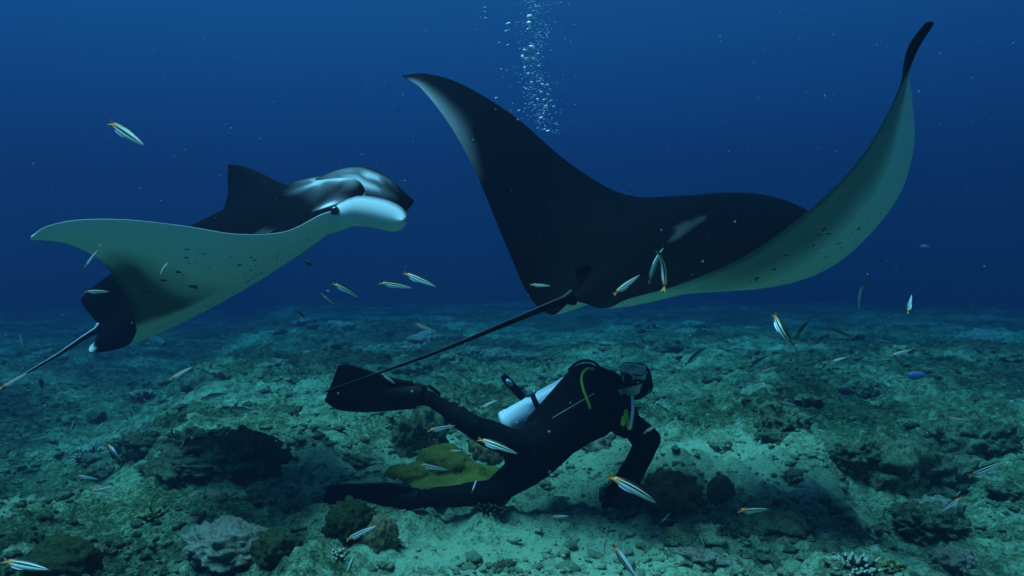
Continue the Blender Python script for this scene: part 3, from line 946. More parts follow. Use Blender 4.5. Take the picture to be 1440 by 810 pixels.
GRP = {
    'w': ('slim striped fish in open water around the white-bellied manta ray', 'striped fish round the white-bellied ray'),
    'm': ('slim striped fish in the blue water between the two manta rays', 'striped fish between the rays'),
    'k': ('slim striped fish in front of the black manta ray\'s dark back', 'striped fish before the black ray'),
    'l': ('slim striped fish low over the shaded rubble ledge', 'striped fish over the rubble ledge'),
    'd': ('slim striped fish close to the diver\'s legs and fins', 'striped fish round the diver\'s legs'),
    'r': ('slim striped fish over the open rubble field below the black ray\'s white wing', 'striped fish over the rubble field'),
    's': ('slim striped fish low over the near rubble shelf', 'striped fish over the near shelf'),
}
FISHES = [  # tail px, py, head px, py, bend, group or own label, length m
    (143, 166, 210, 207, 'o', 'slim striped fish alone in open water above the white-bellied ray', .19), (114, 376, 141, 353, 'o', 'w', .14), (220, 390, 237, 369, 'a', 'w', .12),
    (120, 410, 151, 410, 'o', 'w', .14), (30, 492, 30, 470, 'o', 'w', .12), (2, 546, 34, 526, 'o', 'striped fish at the tip of the white-bellied ray\'s tail', .14),
    (235, 534, 272, 516, 'o', 'w', .15), (196, 512, 199, 499, 'o', 'w', .08), (283, 560, 319, 554, 'o', 'l', .13), (318, 573, 355, 578, 'o', 'l', .14),
    (184, 589, 183, 574, 'o', 'l', .09), (99, 609, 106, 589, 'o', 'l', .12), (128, 611, 146, 594, 'o', 'l', .13), (154, 624, 167, 651, 'C', 'l', .12),
    (246, 628, 240, 598, 'D', 'l', .13), (236, 640, 259, 641, 'o', 'l', .13), (253, 632, 260, 616, 'o', 'l', .10), (108, 667, 136, 675, 'o', 'l', .13),
    (129, 690, 158, 686, 'o', 'l', .13), (263, 699, 281, 690, 'o', 'l', .10), (433, 670, 457, 652, 'o', 's', .13),
    (411, 436, 433, 449, 'o', 'm', .12), (449, 410, 468, 427, 'o', 'm', .12), (467, 396, 503, 418, 'a', 'm', .14), (532, 397, 578, 405, 'o', 'bright white-sided fish between the two manta rays', .16),
    (564, 382, 613, 403, 'o', 'm', .16), (581, 453, 613, 467, 'o', 'm', .14),
    (744, 400, 774, 402, 'o', 'k', .12), (860, 415, 900, 387, 'o', 'k', .14), (911, 399, 929, 349, 'a', 'white-sided fish of a curled pair before the black ray', .16),
    (946, 404, 925, 350, 'C', 'arched fish of a curled pair before the black ray', .17),
    (1086, 439, 1110, 486, 'S', 'twisting striped fish over the rubble field', .18), (1116, 477, 1143, 449, 'o', 'r', .15), (1163, 460, 1193, 475, 'a', 'r', .13),
    (1218, 394, 1202, 436, 'b', 'r', .16), (1273, 442, 1285, 415, 'o', 'r', .13), (963, 515, 992, 488, 'o', 'r', .15), (1051, 518, 1080, 500, 'o', 'r', .14),
    (1066, 524, 1094, 516, 'o', 'r', .13), (1169, 509, 1189, 502, 'o', 'r', .11), (1252, 501, 1281, 491, 'o', 'r', .14), (1075, 562, 1095, 583, 'D', 'tightly curled striped fish over the rubble field', .14),
    (1092, 563, 1120, 570, 'o', 'r', .13), (1112, 683, 1139, 688, 'o', 's', .12), (1032, 715, 1084, 719, 'o', 's', .15), (1366, 673, 1405, 647, 'o', 'striped fish in front of the large dark boulder', .16),
    (1351, 696, 1323, 724, 'o', 's', .15), (853, 664, 925, 708, 'a', 'large striped fish with orange tail below the diver\'s hands', .17), (668, 616, 727, 636, 'a', 'striped fish with orange tail in front of the diver\'s raised thigh', .16),
    (600, 604, 639, 600, 'o', 'd', .14), (588, 651, 629, 662, 'o', 'd', .14), (597, 656, 605, 666, 'o', 'd', .08), (631, 634, 649, 633, 'o', 'd', .09),
    (664, 693, 670, 676, 'b', 'd', .09), (482, 761, 528, 739, 'a', 's', .15), (674, 574, 698, 563, 'o', 'd', .12), (488, 808, 497, 782, 'o', 's', .12),
    (774, 728, 799, 724, 'o', 's', .10), (850, 778, 855, 754, 'b', 's', .11), (860, 764, 896, 814, 'o', 'blurred fish with orange tail closest over the near shelf', .17),
    (-4, 790, 72, 798, 'o', 'striped fish passing in front of the mossy green mound', .17), (536, 523, 555, 540, 'o', 'striped fish across the diver\'s raised fin', .11), (904, 609, 927, 596, 'o', 'thin striped fish against the diver\'s elbow', .11),
    (1295, 590, 1306, 597, 'o', 'r', .10), (1333, 588, 1361, 590, 'o', 'r', .13), (1244, 638, 1256, 624, 'o', 'r', .10), (1102, 653, 1113, 656, 'o', 's', .09),
    (928, 735, 942, 722, 'o', 's', .10), (653, 492, 656, 478, 'o', 'm', .08), (1345, 700, 1349, 690, 'o', 's', .08), (300, 614, 312, 607, 'o', 'l', .10),
]
def place_fish(i, f):
    tx, ty, hx, hy, b, g, L = f
    rg = random.Random(1000 + i)
    plen = math.hypot(hx - tx, hy - ty)
    eff = 1.17 if b not in 'CDS' else 1.0
    d = L * eff * FPX / plen
    tilt = rg.uniform(0.1, 0.45)
    d = max(1.5, min(d * math.cos(tilt), 6.2))
    cx, cy = (tx + hx) / 2, (ty + hy) / 2
    if cy > 480:                                         # stay clear of the seabed
        gx, gd, gz = ground_at(cx, cy + 12)
        d = min(d, gd - 0.15)
    if g in ('w', 'k') or 'black ray' in g or 'ray\'s tail' in g:          # in front of the rays
        d = min(d, 3.15 + 0.15 * rg.random())
    if g == 'd' or 'diver' in g:                         # in front of the diver
        d = min(d, 3.75)
    Lw = plen / FPX * d / math.cos(tilt)                 # length that spans those pixels at that distance
    fx, fz = (hx - tx) / plen, -(hy - ty) / plen
    s = rg.choice((-1, 1))
    fwd = Vector((fx * math.cos(tilt), s * math.sin(tilt), fz * math.cos(tilt))).normalized()
    roll = R(rg.uniform(-25, 25)) if b in 'oab' else R(rg.choice((-1, 1)) * rg.uniform(62, 80))
    up = Vector((0, 0.15, 1))
    if abs(fwd.z) > 0.8:
        up = Vector((rg.choice((-1, 1)), 0.25, 0.2))
    side = up.cross(fwd).normalized()
    up = fwd.cross(side)
    M = Matrix((fwd, side, up)).transposed()
    if b in 'CDS':                                       # show the back and flank of the curled ones
        roll = R(rg.uniform(42, 58))
        if (M @ Matrix.Rotation(roll, 3, 'X')).col[2].y > 0:
            roll = -roll
    elif (M @ Matrix.Rotation(roll, 3, 'X')).col[2].y < (M @ Matrix.Rotation(-roll, 3, 'X')).col[2].y:
        roll = -roll                                     # flank towards us and the light
    M = M @ Matrix.Rotation(roll, 3, 'X')
    if b in 'CD':
        bx, bz = {946: (1, 0), 1075: (0.7, 0.7), 154: (0.8, 0.5), 246: (-1, 0)}.get(tx, (1, 0))
        b = 'D' if M.col[1].x * bx + M.col[1].z * bz > 0 else 'C'
    sc_ = Lw / eff
    body, tail = FISH[b]
    o = bpy.data.objects.new('striped_fish', body)
    col.objects.link(o)
    loc = P(cx, cy, d) + (M @ Vector((0.03, 0, 0))) * sc_
    o.matrix_world = Matrix.Translation(loc) @ M.to_4x4() @ Matrix.Diagonal((sc_, sc_, sc_, 1))
    t = bpy.data.objects.new('tail_fin', tail)
    col.objects.link(t)
    t.parent = o
    if g in GRP:
        tag(o, GRP[g][0], 'fish', GRP[g][1])
    else:
        tag(o, g, 'fish')
for i, f in enumerate(FISHES):
    place_fish(i, f)

# deeper-bodied reef fish, small and far
fb = fish_pair(0.1, 0.0, 0.24, 0.07)
def reef_fish(px, py, d, L, ang, mat, label, key):
    me = fb[0].copy(); me.materials.clear(); me.materials.append(mat)
    o = bpy.data.objects.new('reef_fish', me); col.objects.link(o)
    mt = fb[1].copy(); mt.materials.clear(); mt.materials.append(mat)
    t = bpy.data.objects.new('tail_fin', mt); col.objects.link(t); t.parent = o
    o.location = P(px, py, d)
    o.rotation_euler = (0, R(ang), R(random.choice((10, -15, 170, 195))))
    o.scale = (L, L, L)
    tag(o, label, 'fish')
reef_fish(1301, 348, 7.0, 0.11, 10, M_FBLUE, 'small deep-bodied blue fish in open water beside the black ray\'s white wing', 0)
reef_fish(1288, 528, 7.5, 0.17, -5, M_FBLUE, 'blue deep-bodied fish over the far rubble field', 1)
reef_fish(1024, 403, 6.5, 0.11, 5, M_FBLUE, 'blue fish just beneath the black ray\'s belly', 2)
reef_fish(473, 487, 9.0, 0.15, 5, M_FDARK, 'dark oval fish over the far seabed between the rays', 3)
reef_fish(1188, 550, 8.0, 0.16, 10, M_FDARK, 'dark oval fish low over the far rubble field', 4)
reef_fish(206, 556, 7.0, 0.10, 60, M_FDARK, 'small dark fish nosing down behind the rubble ledge', 5)
reef_fish(58, 538, 7.0, 0.09, 80, M_FDARK, 'small dark fish below the white-bellied ray\'s tail', 6)
reef_fish(434, 370, 7.0, 0.09, -25, M_FDARK, 'tiny dark fish under the white-bellied ray\'s head', 7)

# ------------------------------------------------------------------ the diver
M_SUIT = plain('black_neoprene', (0.003, 0.0035, 0.004), 0.8, 0.05, 0.3, 12, 0.35)
M_RUBBER = plain('black_rubber', (0.003, 0.003, 0.0035), 0.6, 0.08, 0.2, 20, 0.1)
M_SKIN = plain('pale_skin', (0.80, 0.64, 0.55), 0.5, 0.3, 0.08, 30)
M_TANK = plain('white_painted_cylinder', (0.80, 0.82, 0.84), 0.3, 0.5, 0.06, 6)
M_YELLOW = plain('yellow_hose', (0.55, 0.62, 0.03), 0.45, 0.4, 0.1, 10)
M_WHITE = plain('white_plastic', (0.75, 0.78, 0.78), 0.4, 0.4, 0.08, 10)
M_METAL = plain('chromed_brass', (0.6, 0.6, 0.6), 0.2, 0.5, 0.1, 20, 0, Metallic=1.0)
def lens_mat():
    m, nt, b = new_mat('mask_glass')
    b.inputs['Base Color'].default_value = (0.95, 0.98, 1.0, 1)
    b.inputs['Roughness'].default_value = 0.04
    b.inputs['IOR'].default_value = 1.45
    b.inputs['Transmission Weight'].default_value = 0.92
    return m
M_LENS = lens_mat()

def capsule(a, b, ra, rb, k=20, n=10, flat=None):
    a, b = np.array(a, float), np.array(b, float)
    ax = b - a
    L = np.linalg.norm(ax)
    ax = ax / L
    pts, rad = [], []
    for t in np.linspace(-1, 0, 6)[:-1]:
        pts.append(a + ax * ra * t); rad.append(ra * math.sqrt(max(0.0004, 1 - t * t)))
    for t in np.linspace(0, 1, n):
        pts.append(a + (b - a) * t); rad.append(ra + (rb - ra) * t)
    for t in np.linspace(0, 1, 6)[1:]:
        pts.append(b + ax * rb * t); rad.append(rb * math.sqrt(max(0.0004, 1 - t * t)))
    return tube(pts, rad, k, flat)

def ellip(c, r, M=None, sub=3):
    V, F = ico(sub)
    W = V * np.array(r)
    if M is not None:
        W = W @ np.array(M).T
    return W + np.array(c), [tuple(f) for f in F]

HEAD = P(893, 538, 4.30)
hf = Vector((-0.30, -0.66, 0.74)).normalized()          # where the face looks
hu = Vector((0.36, 0.45, 0.82)); hu = (hu - hf * hu.dot(hf)).normalized()
hr = hf.cross(hu)
HM = Matrix((hr, hf, hu)).transposed()                   # local x right, y forward, z up
def H(x, y, z):
    return HEAD + HM @ Vector((x, y, z))

mb = MB()
J = dict(hip=P(745, 640, 4.46), waist=P(785, 608, 4.44), chest=P(828, 572, 4.40), collar=P(852, 552, 4.37), neck=P(872, 549, 4.34),
         rh=P(735, 630, 4.38), rk=P(668, 601, 4.30), ra=P(604, 561, 4.38), lh=P(742, 658, 4.50), lk=P(694, 692, 4.36), la=P(590, 702, 4.40),
         rs=P(862, 578, 4.22), re=P(914, 618, 4.06), rw=P(893, 672, 4.12), ls=P(868, 566, 4.52), le=P(905, 625, 4.62), lw=P(872, 676, 4.55))
def cap(a, b, ra, rb):
    mb.add(capsule(J[a] if isinstance(a, str) else a, J[b] if isinstance(b, str) else b, ra, rb))
cap('hip', 'waist', 0.165, 0.155); cap('waist', 'chest', 0.155, 0.20); cap('chest', 'collar', 0.20, 0.14); cap('collar', 'neck', 0.13, 0.065)
cap('neck', H(0, -0.02, -0.02), 0.062, 0.06)
cap('rh', 'rk', 0.100, 0.070); cap('rk', 'ra', 0.070, 0.038)
cap('lh', 'lk', 0.115, 0.080); cap('lk', 'la', 0.080, 0.050)
kc = J['rk'].lerp(J['ra'], 0.35); cap(kc, J['rk'].lerp(J['ra'], 0.55), 0.064, 0.054)
cap('chest', 'rs', 0.15, 0.095); cap('rs', 're', 0.085, 0.062); cap('re', 'rw', 0.062, 0.042)
cap('chest', 'ls', 0.15, 0.095); cap('ls', 'le', 0.085, 0.060); cap('le', 'lw', 0.060, 0.042)
# feet inside the fin pockets
cap(J['ra'], P(570, 556, 4.42), 0.048, 0.045); cap(J['la'], P(560, 700, 4.42), 0.050, 0.045)
# gloved hands: palm, four curled fingers and a thumb, closed on the rock edge
def hand(wrist, fwd, side, up):
    fwd, side, up = [Vector(v).normalized() for v in (fwd, side, up)]
    palm = wrist + fwd * 0.075
    mb.add(capsule(wrist, palm, 0.036, 0.040, flat=(1, 1)))
    for q, (o, l) in enumerate(((-0.032, 0.062), (-0.011, 0.072), (0.011, 0.068), (0.031, 0.052))):
        a = palm + side * o + fwd * 0.02
        b = a + fwd * l * 0.55 - up * 0.006
        c = b + fwd * l * 0.25 - up * l * 0.42
        e = c - fwd * l * 0.12 - up * l * 0.32
        for s, t, r0, r1 in ((a, b, .0115, .0105), (b, c, .0105, .0095), (c, e, .0095, .0085)):
            mb.add(capsule(s, t, r0, r1, 10, 4))
    a = wrist + fwd * 0.03 - side * 0.035
    b = a - side * 0.028 + fwd * 0.028 - up * 0.008
    c = b + fwd * 0.03 - up * 0.018 + side * 0.006
    mb.add(capsule(a, b, .015, .012, 10, 4)); mb.add(capsule(b, c, .012, .010, 10, 4))
hand(J['rw'], P(880, 690, 4.08) - J['rw'], (0.5, -0.8, 0.1), (0.6, 0.2, 0.7))
hand(J['lw'], P(864, 692, 4.52) - J['lw'], (0.5, -0.8, 0.1), (0.6, 0.2, 0.7))
# head: skull, jaw, cheeks, nose, lips, ears
mb.add(ellip(H(0, -0.012, 0.025), (0.076, 0.094, 0.100), HM))
mb.add(ellip(H(0, 0.018, -0.045), (0.058, 0.066, 0.062), HM))
mb.add(ellip(H(0, 0.040, -0.078), (0.030, 0.030, 0.026), HM))
for s in (-1, 1):
    mb.add(ellip(H(s * 0.040, 0.050, -0.022), (0.024, 0.024, 0.026), HM))
    mb.add(ellip(H(s * 0.078, -0.012, -0.004), (0.010, 0.018, 0.028), HM))
mb.add(capsule(H(0, 0.072, 0.020), H(0, 0.098, -0.018), 0.010, 0.015, 10, 4))
mb.add(ellip(H(0, 0.074, -0.050), (0.024, 0.012, 0.010), HM))
me = mb.mesh('diver_body')
PB = P(745, 712, 4.42)
diver = empty('person', PB)
tag(diver, 'scuba diver in black wetsuit, fins and mask lying on the reef under the black ray', 'person')
body = link('body', me, M_SUIT, None)
md = body.modifiers.new('r', 'REMESH'); md.mode = 'VOXEL'; md.voxel_size = 0.0075; md.use_smooth_shade = True
ms = body.modifiers.new('s', 'SMOOTH'); ms.factor = 0.5; ms.iterations = 3
dg = bpy.context.evaluated_depsgraph_get()
me2 = bpy.data.meshes.new_from_object(body.evaluated_get(dg))
body.modifiers.clear()
body.data = me2
me2.materials.clear(); me2.materials.append(M_SUIT); me2.materials.append(M_SKIN)
nv = len(me2.vertices)
co = np.empty(nv * 3, np.float32); me2.vertices.foreach_get('co', co); co = co.reshape(-1, 3)
nn = np.empty(nv * 3, np.float32); me2.vertices.foreach_get('normal', nn); nn = nn.reshape(-1, 3)
hl = (co - np.array(HEAD)) @ np.array(HM)               # head-local coordinates
dist = np.linalg.norm(co - np.array(HEAD), axis=1)
fold = 0.006 * fbm(co[:, 0] * 9, co[:, 1] * 9, co[:, 2] * 14, 3) * sstep(0.14, 0.22, dist)     # folds of the suit
co2 = co + nn * fold[:, None] - np.array(PB)
me2.vertices.foreach_set('co', co2.ravel().astype(np.float32))
skin_v = (dist < 0.17) & (hl[:, 1] > 0.0) & (np.abs(hl[:, 0]) < 0.062) & (hl[:, 2] < 0.085) & (hl[:, 2] > -0.115)
mi = np.zeros(len(me2.polygons), np.int32)
for p in me2.polygons:
    if all(skin_v[v] for v in p.vertices):
        mi[p.index] = 1
me2.polygons.foreach_set('material_index', mi)
me2.polygons.foreach_set('use_smooth', [True] * len(me2.polygons))
me2.update()
body.parent = diver

def child(name, me, mat, parent=None, base=PB):
    me.transform(Matrix.Translation(-Vector(base)))
    return link(name, me, mat, parent or diver)

# hood: a shell round the skull with a face opening
V, F = ico(4)
W = V * np.array((0.086, 0.106, 0.113)) + np.array((0, -0.014, 0.022))
keep = [f for f in F if not all((W[i][1] > 0.018 and abs(W[i][0]) < 0.070 and W[i][2] < 0.080) for i in f)]
W2 = np.array([H(*w) for w in W])
hood = mesh('hood', W2, keep)
child('hood', hood, M_SUIT)
# mask: rubber skirt, frame, two panes, strap
def ring_loft(rings, closed=True):
    k = len(rings[0])
    V = [p for r in rings for p in r]
    F = [(i * k + j, i * k + (j + 1) % k, (i + 1) * k + (j + 1) % k, (i + 1) * k + j) for i in range(len(rings) - 1) for j in range(k)]
    return V, F
def superell(w, h, n=40, e=0.55, nose=0.0):
    out = []
    for a in np.linspace(0, 2 * np.pi, n, endpoint=False):
        c, s = math.cos(a), math.sin(a)
        x, z = w * abs(c) ** e * np.sign(c), h * abs(s) ** e * np.sign(s)
        if z < 0:
            z += nose * math.exp(-(x / 0.018) ** 2)
        out.append((x, z))
    return out
mz = 0.022
def mring(w, h, y, nose=0.0):
    return [H(x, y, z + mz) for x, z in superell(w, h, nose=nose)]
skirt = MB().add(ring_loft([mring(0.070, 0.042, 0.040), mring(0.073, 0.043, 0.066), mring(0.074, 0.041, 0.088, 0.012), mring(0.075, 0.041, 0.096, 0.014),
                            mring(0.073, 0.040, 0.100, 0.014), mring(0.069, 0.036, 0.100, 0.016), mring(0.067, 0.034, 0.090, 0.016)]))
mask = child('mask', skirt.mesh('mask'), plain('clear_silicone', (0.60, 0.68, 0.72), 0.3, 0.5, 0.1, 30))
rim = MB().add(tube([H(x, 0.098, z + mz) for x, z in superell(0.076, 0.043, nose=0.014)] + [H(0.076, 0.098, mz)], 0.0035, 6)).mesh('mask_frame')
link('frame', rim, M_RUBBER, mask); rim.transform(Matrix.Translation(-Vector(PB)))
for s in (-1, 1):
    pane = []
    for y in (0.0925, 0.0955):
        pane.append([H(s * 0.036 + x, y, z + mz + 0.003) for x, z in superell(0.031, 0.031, 28, 0.6)])
    V, F = ring_loft(pane)
    k = 28
    F += [tuple(range(k - 1, -1, -1)), tuple(range(k, 2 * k))]
    pm = mesh('mask_pane', V, F, False)
    link('pane', pm, M_LENS, mask); pm.transform(Matrix.Translation(-Vector(PB)))
st = [H(math.sin(a) * 0.094, -0.014 + math.cos(a) * 0.112, mz + 0.006 - 0.012 * (1 - math.cos(a))) for a in np.linspace(0.85, 2 * math.pi - 0.85, 30)]
sm = MB().add(tube(st, 0.011, 8, (1.0, 0.25))).mesh('mask_strap')
link('strap', sm, M_RUBBER, mask); sm.transform(Matrix.Translation(-Vector(PB)))
# eyes behind the panes
for s in (-1, 1):
    V, F = ellip(H(s * 0.031, 0.066, 0.022), (0.013, 0.012, 0.010), HM)
    child('eye', mesh('diver_eye', V, F), M_WHITE)

# fins: a blade with side rails and a foot pocket
def fin(rows, pocket, name='swim_fin'):
    n = 22
    A = crom([P(*r[0]) for r in rows], n); B = crom([P(*r[1]) for r in rows], n)
    k = 11
    u = np.linspace(0, 1, k)
    Sg = A[:, None] + (B - A)[:, None] * u[None, :, None]
    nn = np.cross(np.gradient(Sg, axis=0), np.gradient(Sg, axis=1)); nn /= np.linalg.norm(nn, axis=2)[:, :, None]
    rib = 0.004 + 0.004 * (np.abs(np.sin(u * np.pi * 3)) > 0.7)
    t = np.linspace(1, 0.35, n)
    h = (rib[None] * t[:, None])[:, :, None]
    V = np.concatenate([(Sg + nn * h).reshape(-1, 3), (Sg - nn * h).reshape(-1, 3)])
    m = n * k
    F = []
    for i in range(n - 1):
        for j in range(k - 1):
            a = i * k + j
            F += [(a, a + 1, a + k + 1, a + k), (m + a, m + a + k, m + a + k + 1, m + a + 1)]
        F += [(i * k, i * k + k, m + i * k + k, m + i * k), (i * k + k - 1, m + i * k + k - 1, m + i * k + 2 * k - 1, i * k + 2 * k - 1)]
    for i0 in (0, n - 1):
        F += [(i0 * k + j, i0 * k + j + 1, m + i0 * k + j + 1, m + i0 * k + j) for j in range(k - 1)]
    f = child(name, mesh(name, V, F), M_RUBBER)
    for E in (A, B):
        r = MB().add(tube(E, np.linspace(0.016, 0.006, n), 8)).mesh('fin_rail')
        link('side_rail', r, M_RUBBER, f); r.transform(Matrix.Translation(-Vector(PB)))
    pk = MB().add(tube(crom([P(*p[:3]) for p in pocket], 14), crom([[p[3]] for p in pocket], 14)[:, 0], 16)).mesh('foot_pocket')
    link('foot_pocket', pk, M_RUBBER, f); pk.transform(Matrix.Translation(-Vector(PB)))
    hs = MB().add(tube(crom([P(*p) for p in ((pocket[0][0] + 4, pocket[0][1] - 14, pocket[0][2] - .05), (pocket[0][0] + 20, pocket[0][1], pocket[0][2] - .02), (pocket[0][0] + 4, pocket[0][1] + 14, pocket[0][2] + .02))], 10), 0.010, 8, (1, .4))).mesh('heel_strap')
    link('heel_strap', hs, M_RUBBER, f); hs.transform(Matrix.Translation(-Vector(PB)))
    return f
fin([((580, 540, 4.38), (585, 571, 4.42)), ((545, 532, 4.40), (545, 575, 4.46)), ((512, 521, 4.42), (505, 577, 4.50)), ((490, 514, 4.43), (475, 574, 4.53)), ((475, 516, 4.44), (457, 563, 4.54))],
    [(598, 556, 4.39, 0.060), (585, 555, 4.40, 0.070), (568, 555, 4.42, 0.066), (548, 553, 4.44, 0.045), (530, 551, 4.45, 0.016)])
fin([((578, 686, 4.36), (580, 714, 4.44)), ((545, 681, 4.36), (545, 724, 4.46)), ((510, 682, 4.37), (505, 730, 4.48)), ((480, 682, 4.38), (472, 733, 4.50)), ((461, 684, 4.39), (446, 730, 4.50))],
    [(592, 702, 4.39, 0.055), (580, 701, 4.40, 0.066), (562, 701, 4.42, 0.060), (545, 702, 4.43, 0.042), (528, 704, 4.44, 0.016)])

# buoyancy jacket: back pad, side lobes, shoulder straps, collar roll
bw = MB()
bw.add(capsule(P(765, 606, 4.56), P(825, 545, 4.50), 0.13, 0.15))
bw.add(capsule(P(772, 622, 4.28), P(842, 562, 4.20), 0.085, 0.110))
bw.add(capsule(P(825, 535, 4.42), P(842, 530, 4.34), 0.085, 0.065))
bw.add(capsule(P(842, 562, 4.20), P(872, 600, 4.16), 0.10, 0.055))
bw.add(capsule(P(870, 575, 4.28), P(880, 605, 4.24), 0.06, 0.05))
bo = link('j', bw.mesh('j'), M_SUIT)
md = bo.modifiers.new('r', 'REMESH'); md.mode = 'VOXEL'; md.voxel_size = 0.010
ms = bo.modifiers.new('s', 'SMOOTH'); ms.iterations = 4
dg = bpy.context.evaluated_depsgraph_get()
bm2 = bpy.data.meshes.new_from_object(bo.evaluated_get(dg))
bpy.data.objects.remove(bo)
bm2.polygons.foreach_set('use_smooth', [True] * len(bm2.polygons))
jacket = child('buoyancy_jacket', bm2, M_SUIT)
def part(name, vf, mat, parent):
    m = MB().add(vf).mesh(name)
    m.transform(Matrix.Translation(-Vector(PB)))
    return link(name, m, mat, parent)
part('piping', tube(crom([P(*p) for p in ((776, 588, 4.15), (805, 571, 4.09), (836, 553, 4.05))], 10), 0.0013, 6), M_WHITE, jacket)
part('ring', tube([P(773, 664, 4.20) + Vector((0.007 * math.cos(a), 0, 0.007 * math.sin(a))) for a in np.linspace(0, 6.283, 16)], 0.0025, 6), M_METAL, jacket)
part('inflator', capsule(P(880, 578, 4.10), P(884, 602, 4.08), 0.012, 0.010), M_YELLOW, jacket)
part('chest_strap', tube(crom([P(*p) for p in ((858, 545, 4.12), (872, 575, 4.08), (876, 605, 4.08))], 10), 0.018, 8, (1, 0.3)), M_RUBBER, jacket)

# cylinder on the diver's back, with its regulator
TB = P(700, 598, 4.66)
tank = empty('scuba_tank', TB)
tag(tank, 'white scuba cylinder strapped on the diver\'s back', 'scuba tank')
def tpart(name, vf, mat, parent=None):
    m = MB().add(vf).mesh(name)
    m.transform(Matrix.Translation(-TB))
    return link(name, m, mat, parent or tank)
a, b = P(709, 597, 4.68), P(819, 536, 4.62)
ax = (b - a)
prof = [(0.0, 0.02), (0.004, 0.07), (0.02, 0.079), (0.06, 0.082), (0.84, 0.082), (0.90, 0.076), (0.95, 0.065), (0.985, 0.035), (1.02, 0.028)]
tpart('cylinder', tube([a + ax * p for p, r in prof], [r for p, r in prof], 28), M_TANK)
tpart('boot', tube([a + ax * p for p in (-0.01, 0.005, 0.03, 0.085)], [0.05, 0.080, 0.0855, 0.0855], 28), M_WHITE)
tpart('band', tube([a + ax * p for p in (0.42, 0.425, 0.475, 0.48)], [0.0825, 0.0855, 0.0855, 0.0825], 28), M_RUBBER)
tpart('valve', capsule(a + ax * 1.0, a + ax * 1.10, 0.026, 0.024, 14, 4), M_METAL)
tpart('first_stage', capsule(P(826, 516, 4.60), P(836, 520, 4.50), 0.030, 0.026, 14, 4), M_METAL)
f0, f1 = P(736, 560, 4.58), P(707, 528, 4.52)
fx = (f1 - f0); L = fx.length; fx = fx / L
fn = (Vector((0.1, -1, 0.25)) - fx * Vector((0.1, -1, 0.25)).dot(fx)).normalized(); fs = fx.cross(fn)
V = []
for t, wd in ((0, 0.022), (0.06, 0.024), (0.9, 0.024), (1.0, 0.018)):
    for o_ in (0.004, -0.004):
        for s in (-1, 1):
            V.append(f0 + fx * (L * t) + fs * (wd * s) + fn * o_)
F = []
for i in range(3):
    q = i * 4
    F += [(q, q + 1, q + 5, q + 4), (q + 2, q + 6, q + 7, q + 3), (q, q + 4, q + 6, q + 2), (q + 1, q + 3, q + 7, q + 5)]
F += [(0, 2, 3, 1), (12, 13, 15, 14)]
flap = tpart('strap_end', (V, F), M_RUBBER)
ctr = f0 + fx * (L * 0.70) + fn * 0.0065
E = [ctr + fx * (0.030 * math.cos(q)) + fs * (0.0145 * math.sin(q)) for q in np.linspace(0, 2 * math.pi, 28, endpoint=False)]
tpart('oval_emblem', (E + [e - fn * 0.003 for e in E], [tuple(range(28)), tuple(range(55, 27, -1))] + [(i, i + 28, (i + 1) % 28 + 28, (i + 1) % 28) for i in range(28)]), M_WHITE, flap)
E = [ctr + fn * 0.0025 + fx * (0.016 * math.cos(q)) + fs * (0.006 * math.sin(q)) for q in np.linspace(0, 2 * math.pi, 20, endpoint=False)]
tpart('oval_emblem', (E + [e - fn * 0.002 for e in E], [tuple(range(20)), tuple(range(39, 19, -1))] + [(i, i + 20, (i + 1) % 20 + 20, (i + 1) % 20) for i in range(20)]),
      plain('emblem_blue', (0.12, 0.28, 0.62), 0.5), flap)
tpart('buckle', capsule(P(742, 556, 4.56), P(752, 551, 4.54), 0.016, 0.012, 10, 4), M_METAL)

# regulator: mouthpiece and hoses, breathed from by the diver
reg = empty('regulator', H(0, 0.11, -0.06))
RB = Vector(reg.location)
tag(reg, 'black scuba regulator in the diver\'s mouth with yellow and black hoses', 'regulator')
def rpart(name, vf, mat):
    m = MB().add(vf).mesh(name)
    m.transform(Matrix.Translation(-RB))
    return link(name, m, mat, reg)
rpart('second_stage', tube([H(0, y, -0.062) for y in (0.080, 0.088, 0.118, 0.128, 0.131)], [0.014, 0.024, 0.024, 0.020, 0.008], 20), M_RUBBER)
rpart('purge_cover', tube([H(0, y, -0.062) for y in (0.1315, 0.135)], [0.020, 0.017], 20), M_RUBBER)
rpart('exhaust_tee', capsule(H(-0.026, 0.10, -0.092), H(0.026, 0.10, -0.092), 0.012, 0.012, 12, 4), M_RUBBER)
rpart('hose', tube(crom([H(-0.03, 0.10, -0.062), H(-0.075, 0.09, -0.052), P(866, 545, 4.14), P(852, 533, 4.20), P(838, 520, 4.40), P(832, 517, 4.52)], 26), 0.0095, 10), M_RUBBER)
rpart('hose', tube(crom([P(*p) for p in ((830, 574, 4.04), (826, 562, 4.02), (820, 546, 4.04), (818, 529, 4.12), (825, 519, 4.22), (834, 519, 4.30), (840, 523, 4.36))], 26), 0.0075, 10), M_YELLOW)
rpart('hose', tube(crom([P(*p) for p in ((800, 520, 4.56), (812, 510, 4.50), (828, 507, 4.46), (841, 514, 4.40), (848, 526, 4.30), (862, 545, 4.12), (874, 572, 4.06))], 26), 0.0085, 10), M_RUBBER)
rpart('hose', tube(crom([P(*p) for p in ((889, 558, 4.12), (890, 575, 4.06), (888, 592, 4.05), (886, 606, 4.08))], 18), 0.0095, 10), M_WHITE)
rpart('spare_mouthpiece', capsule(P(879, 583, 4.08), P(876, 596, 4.07), 0.017, 0.014, 12, 4), M_YELLOW)

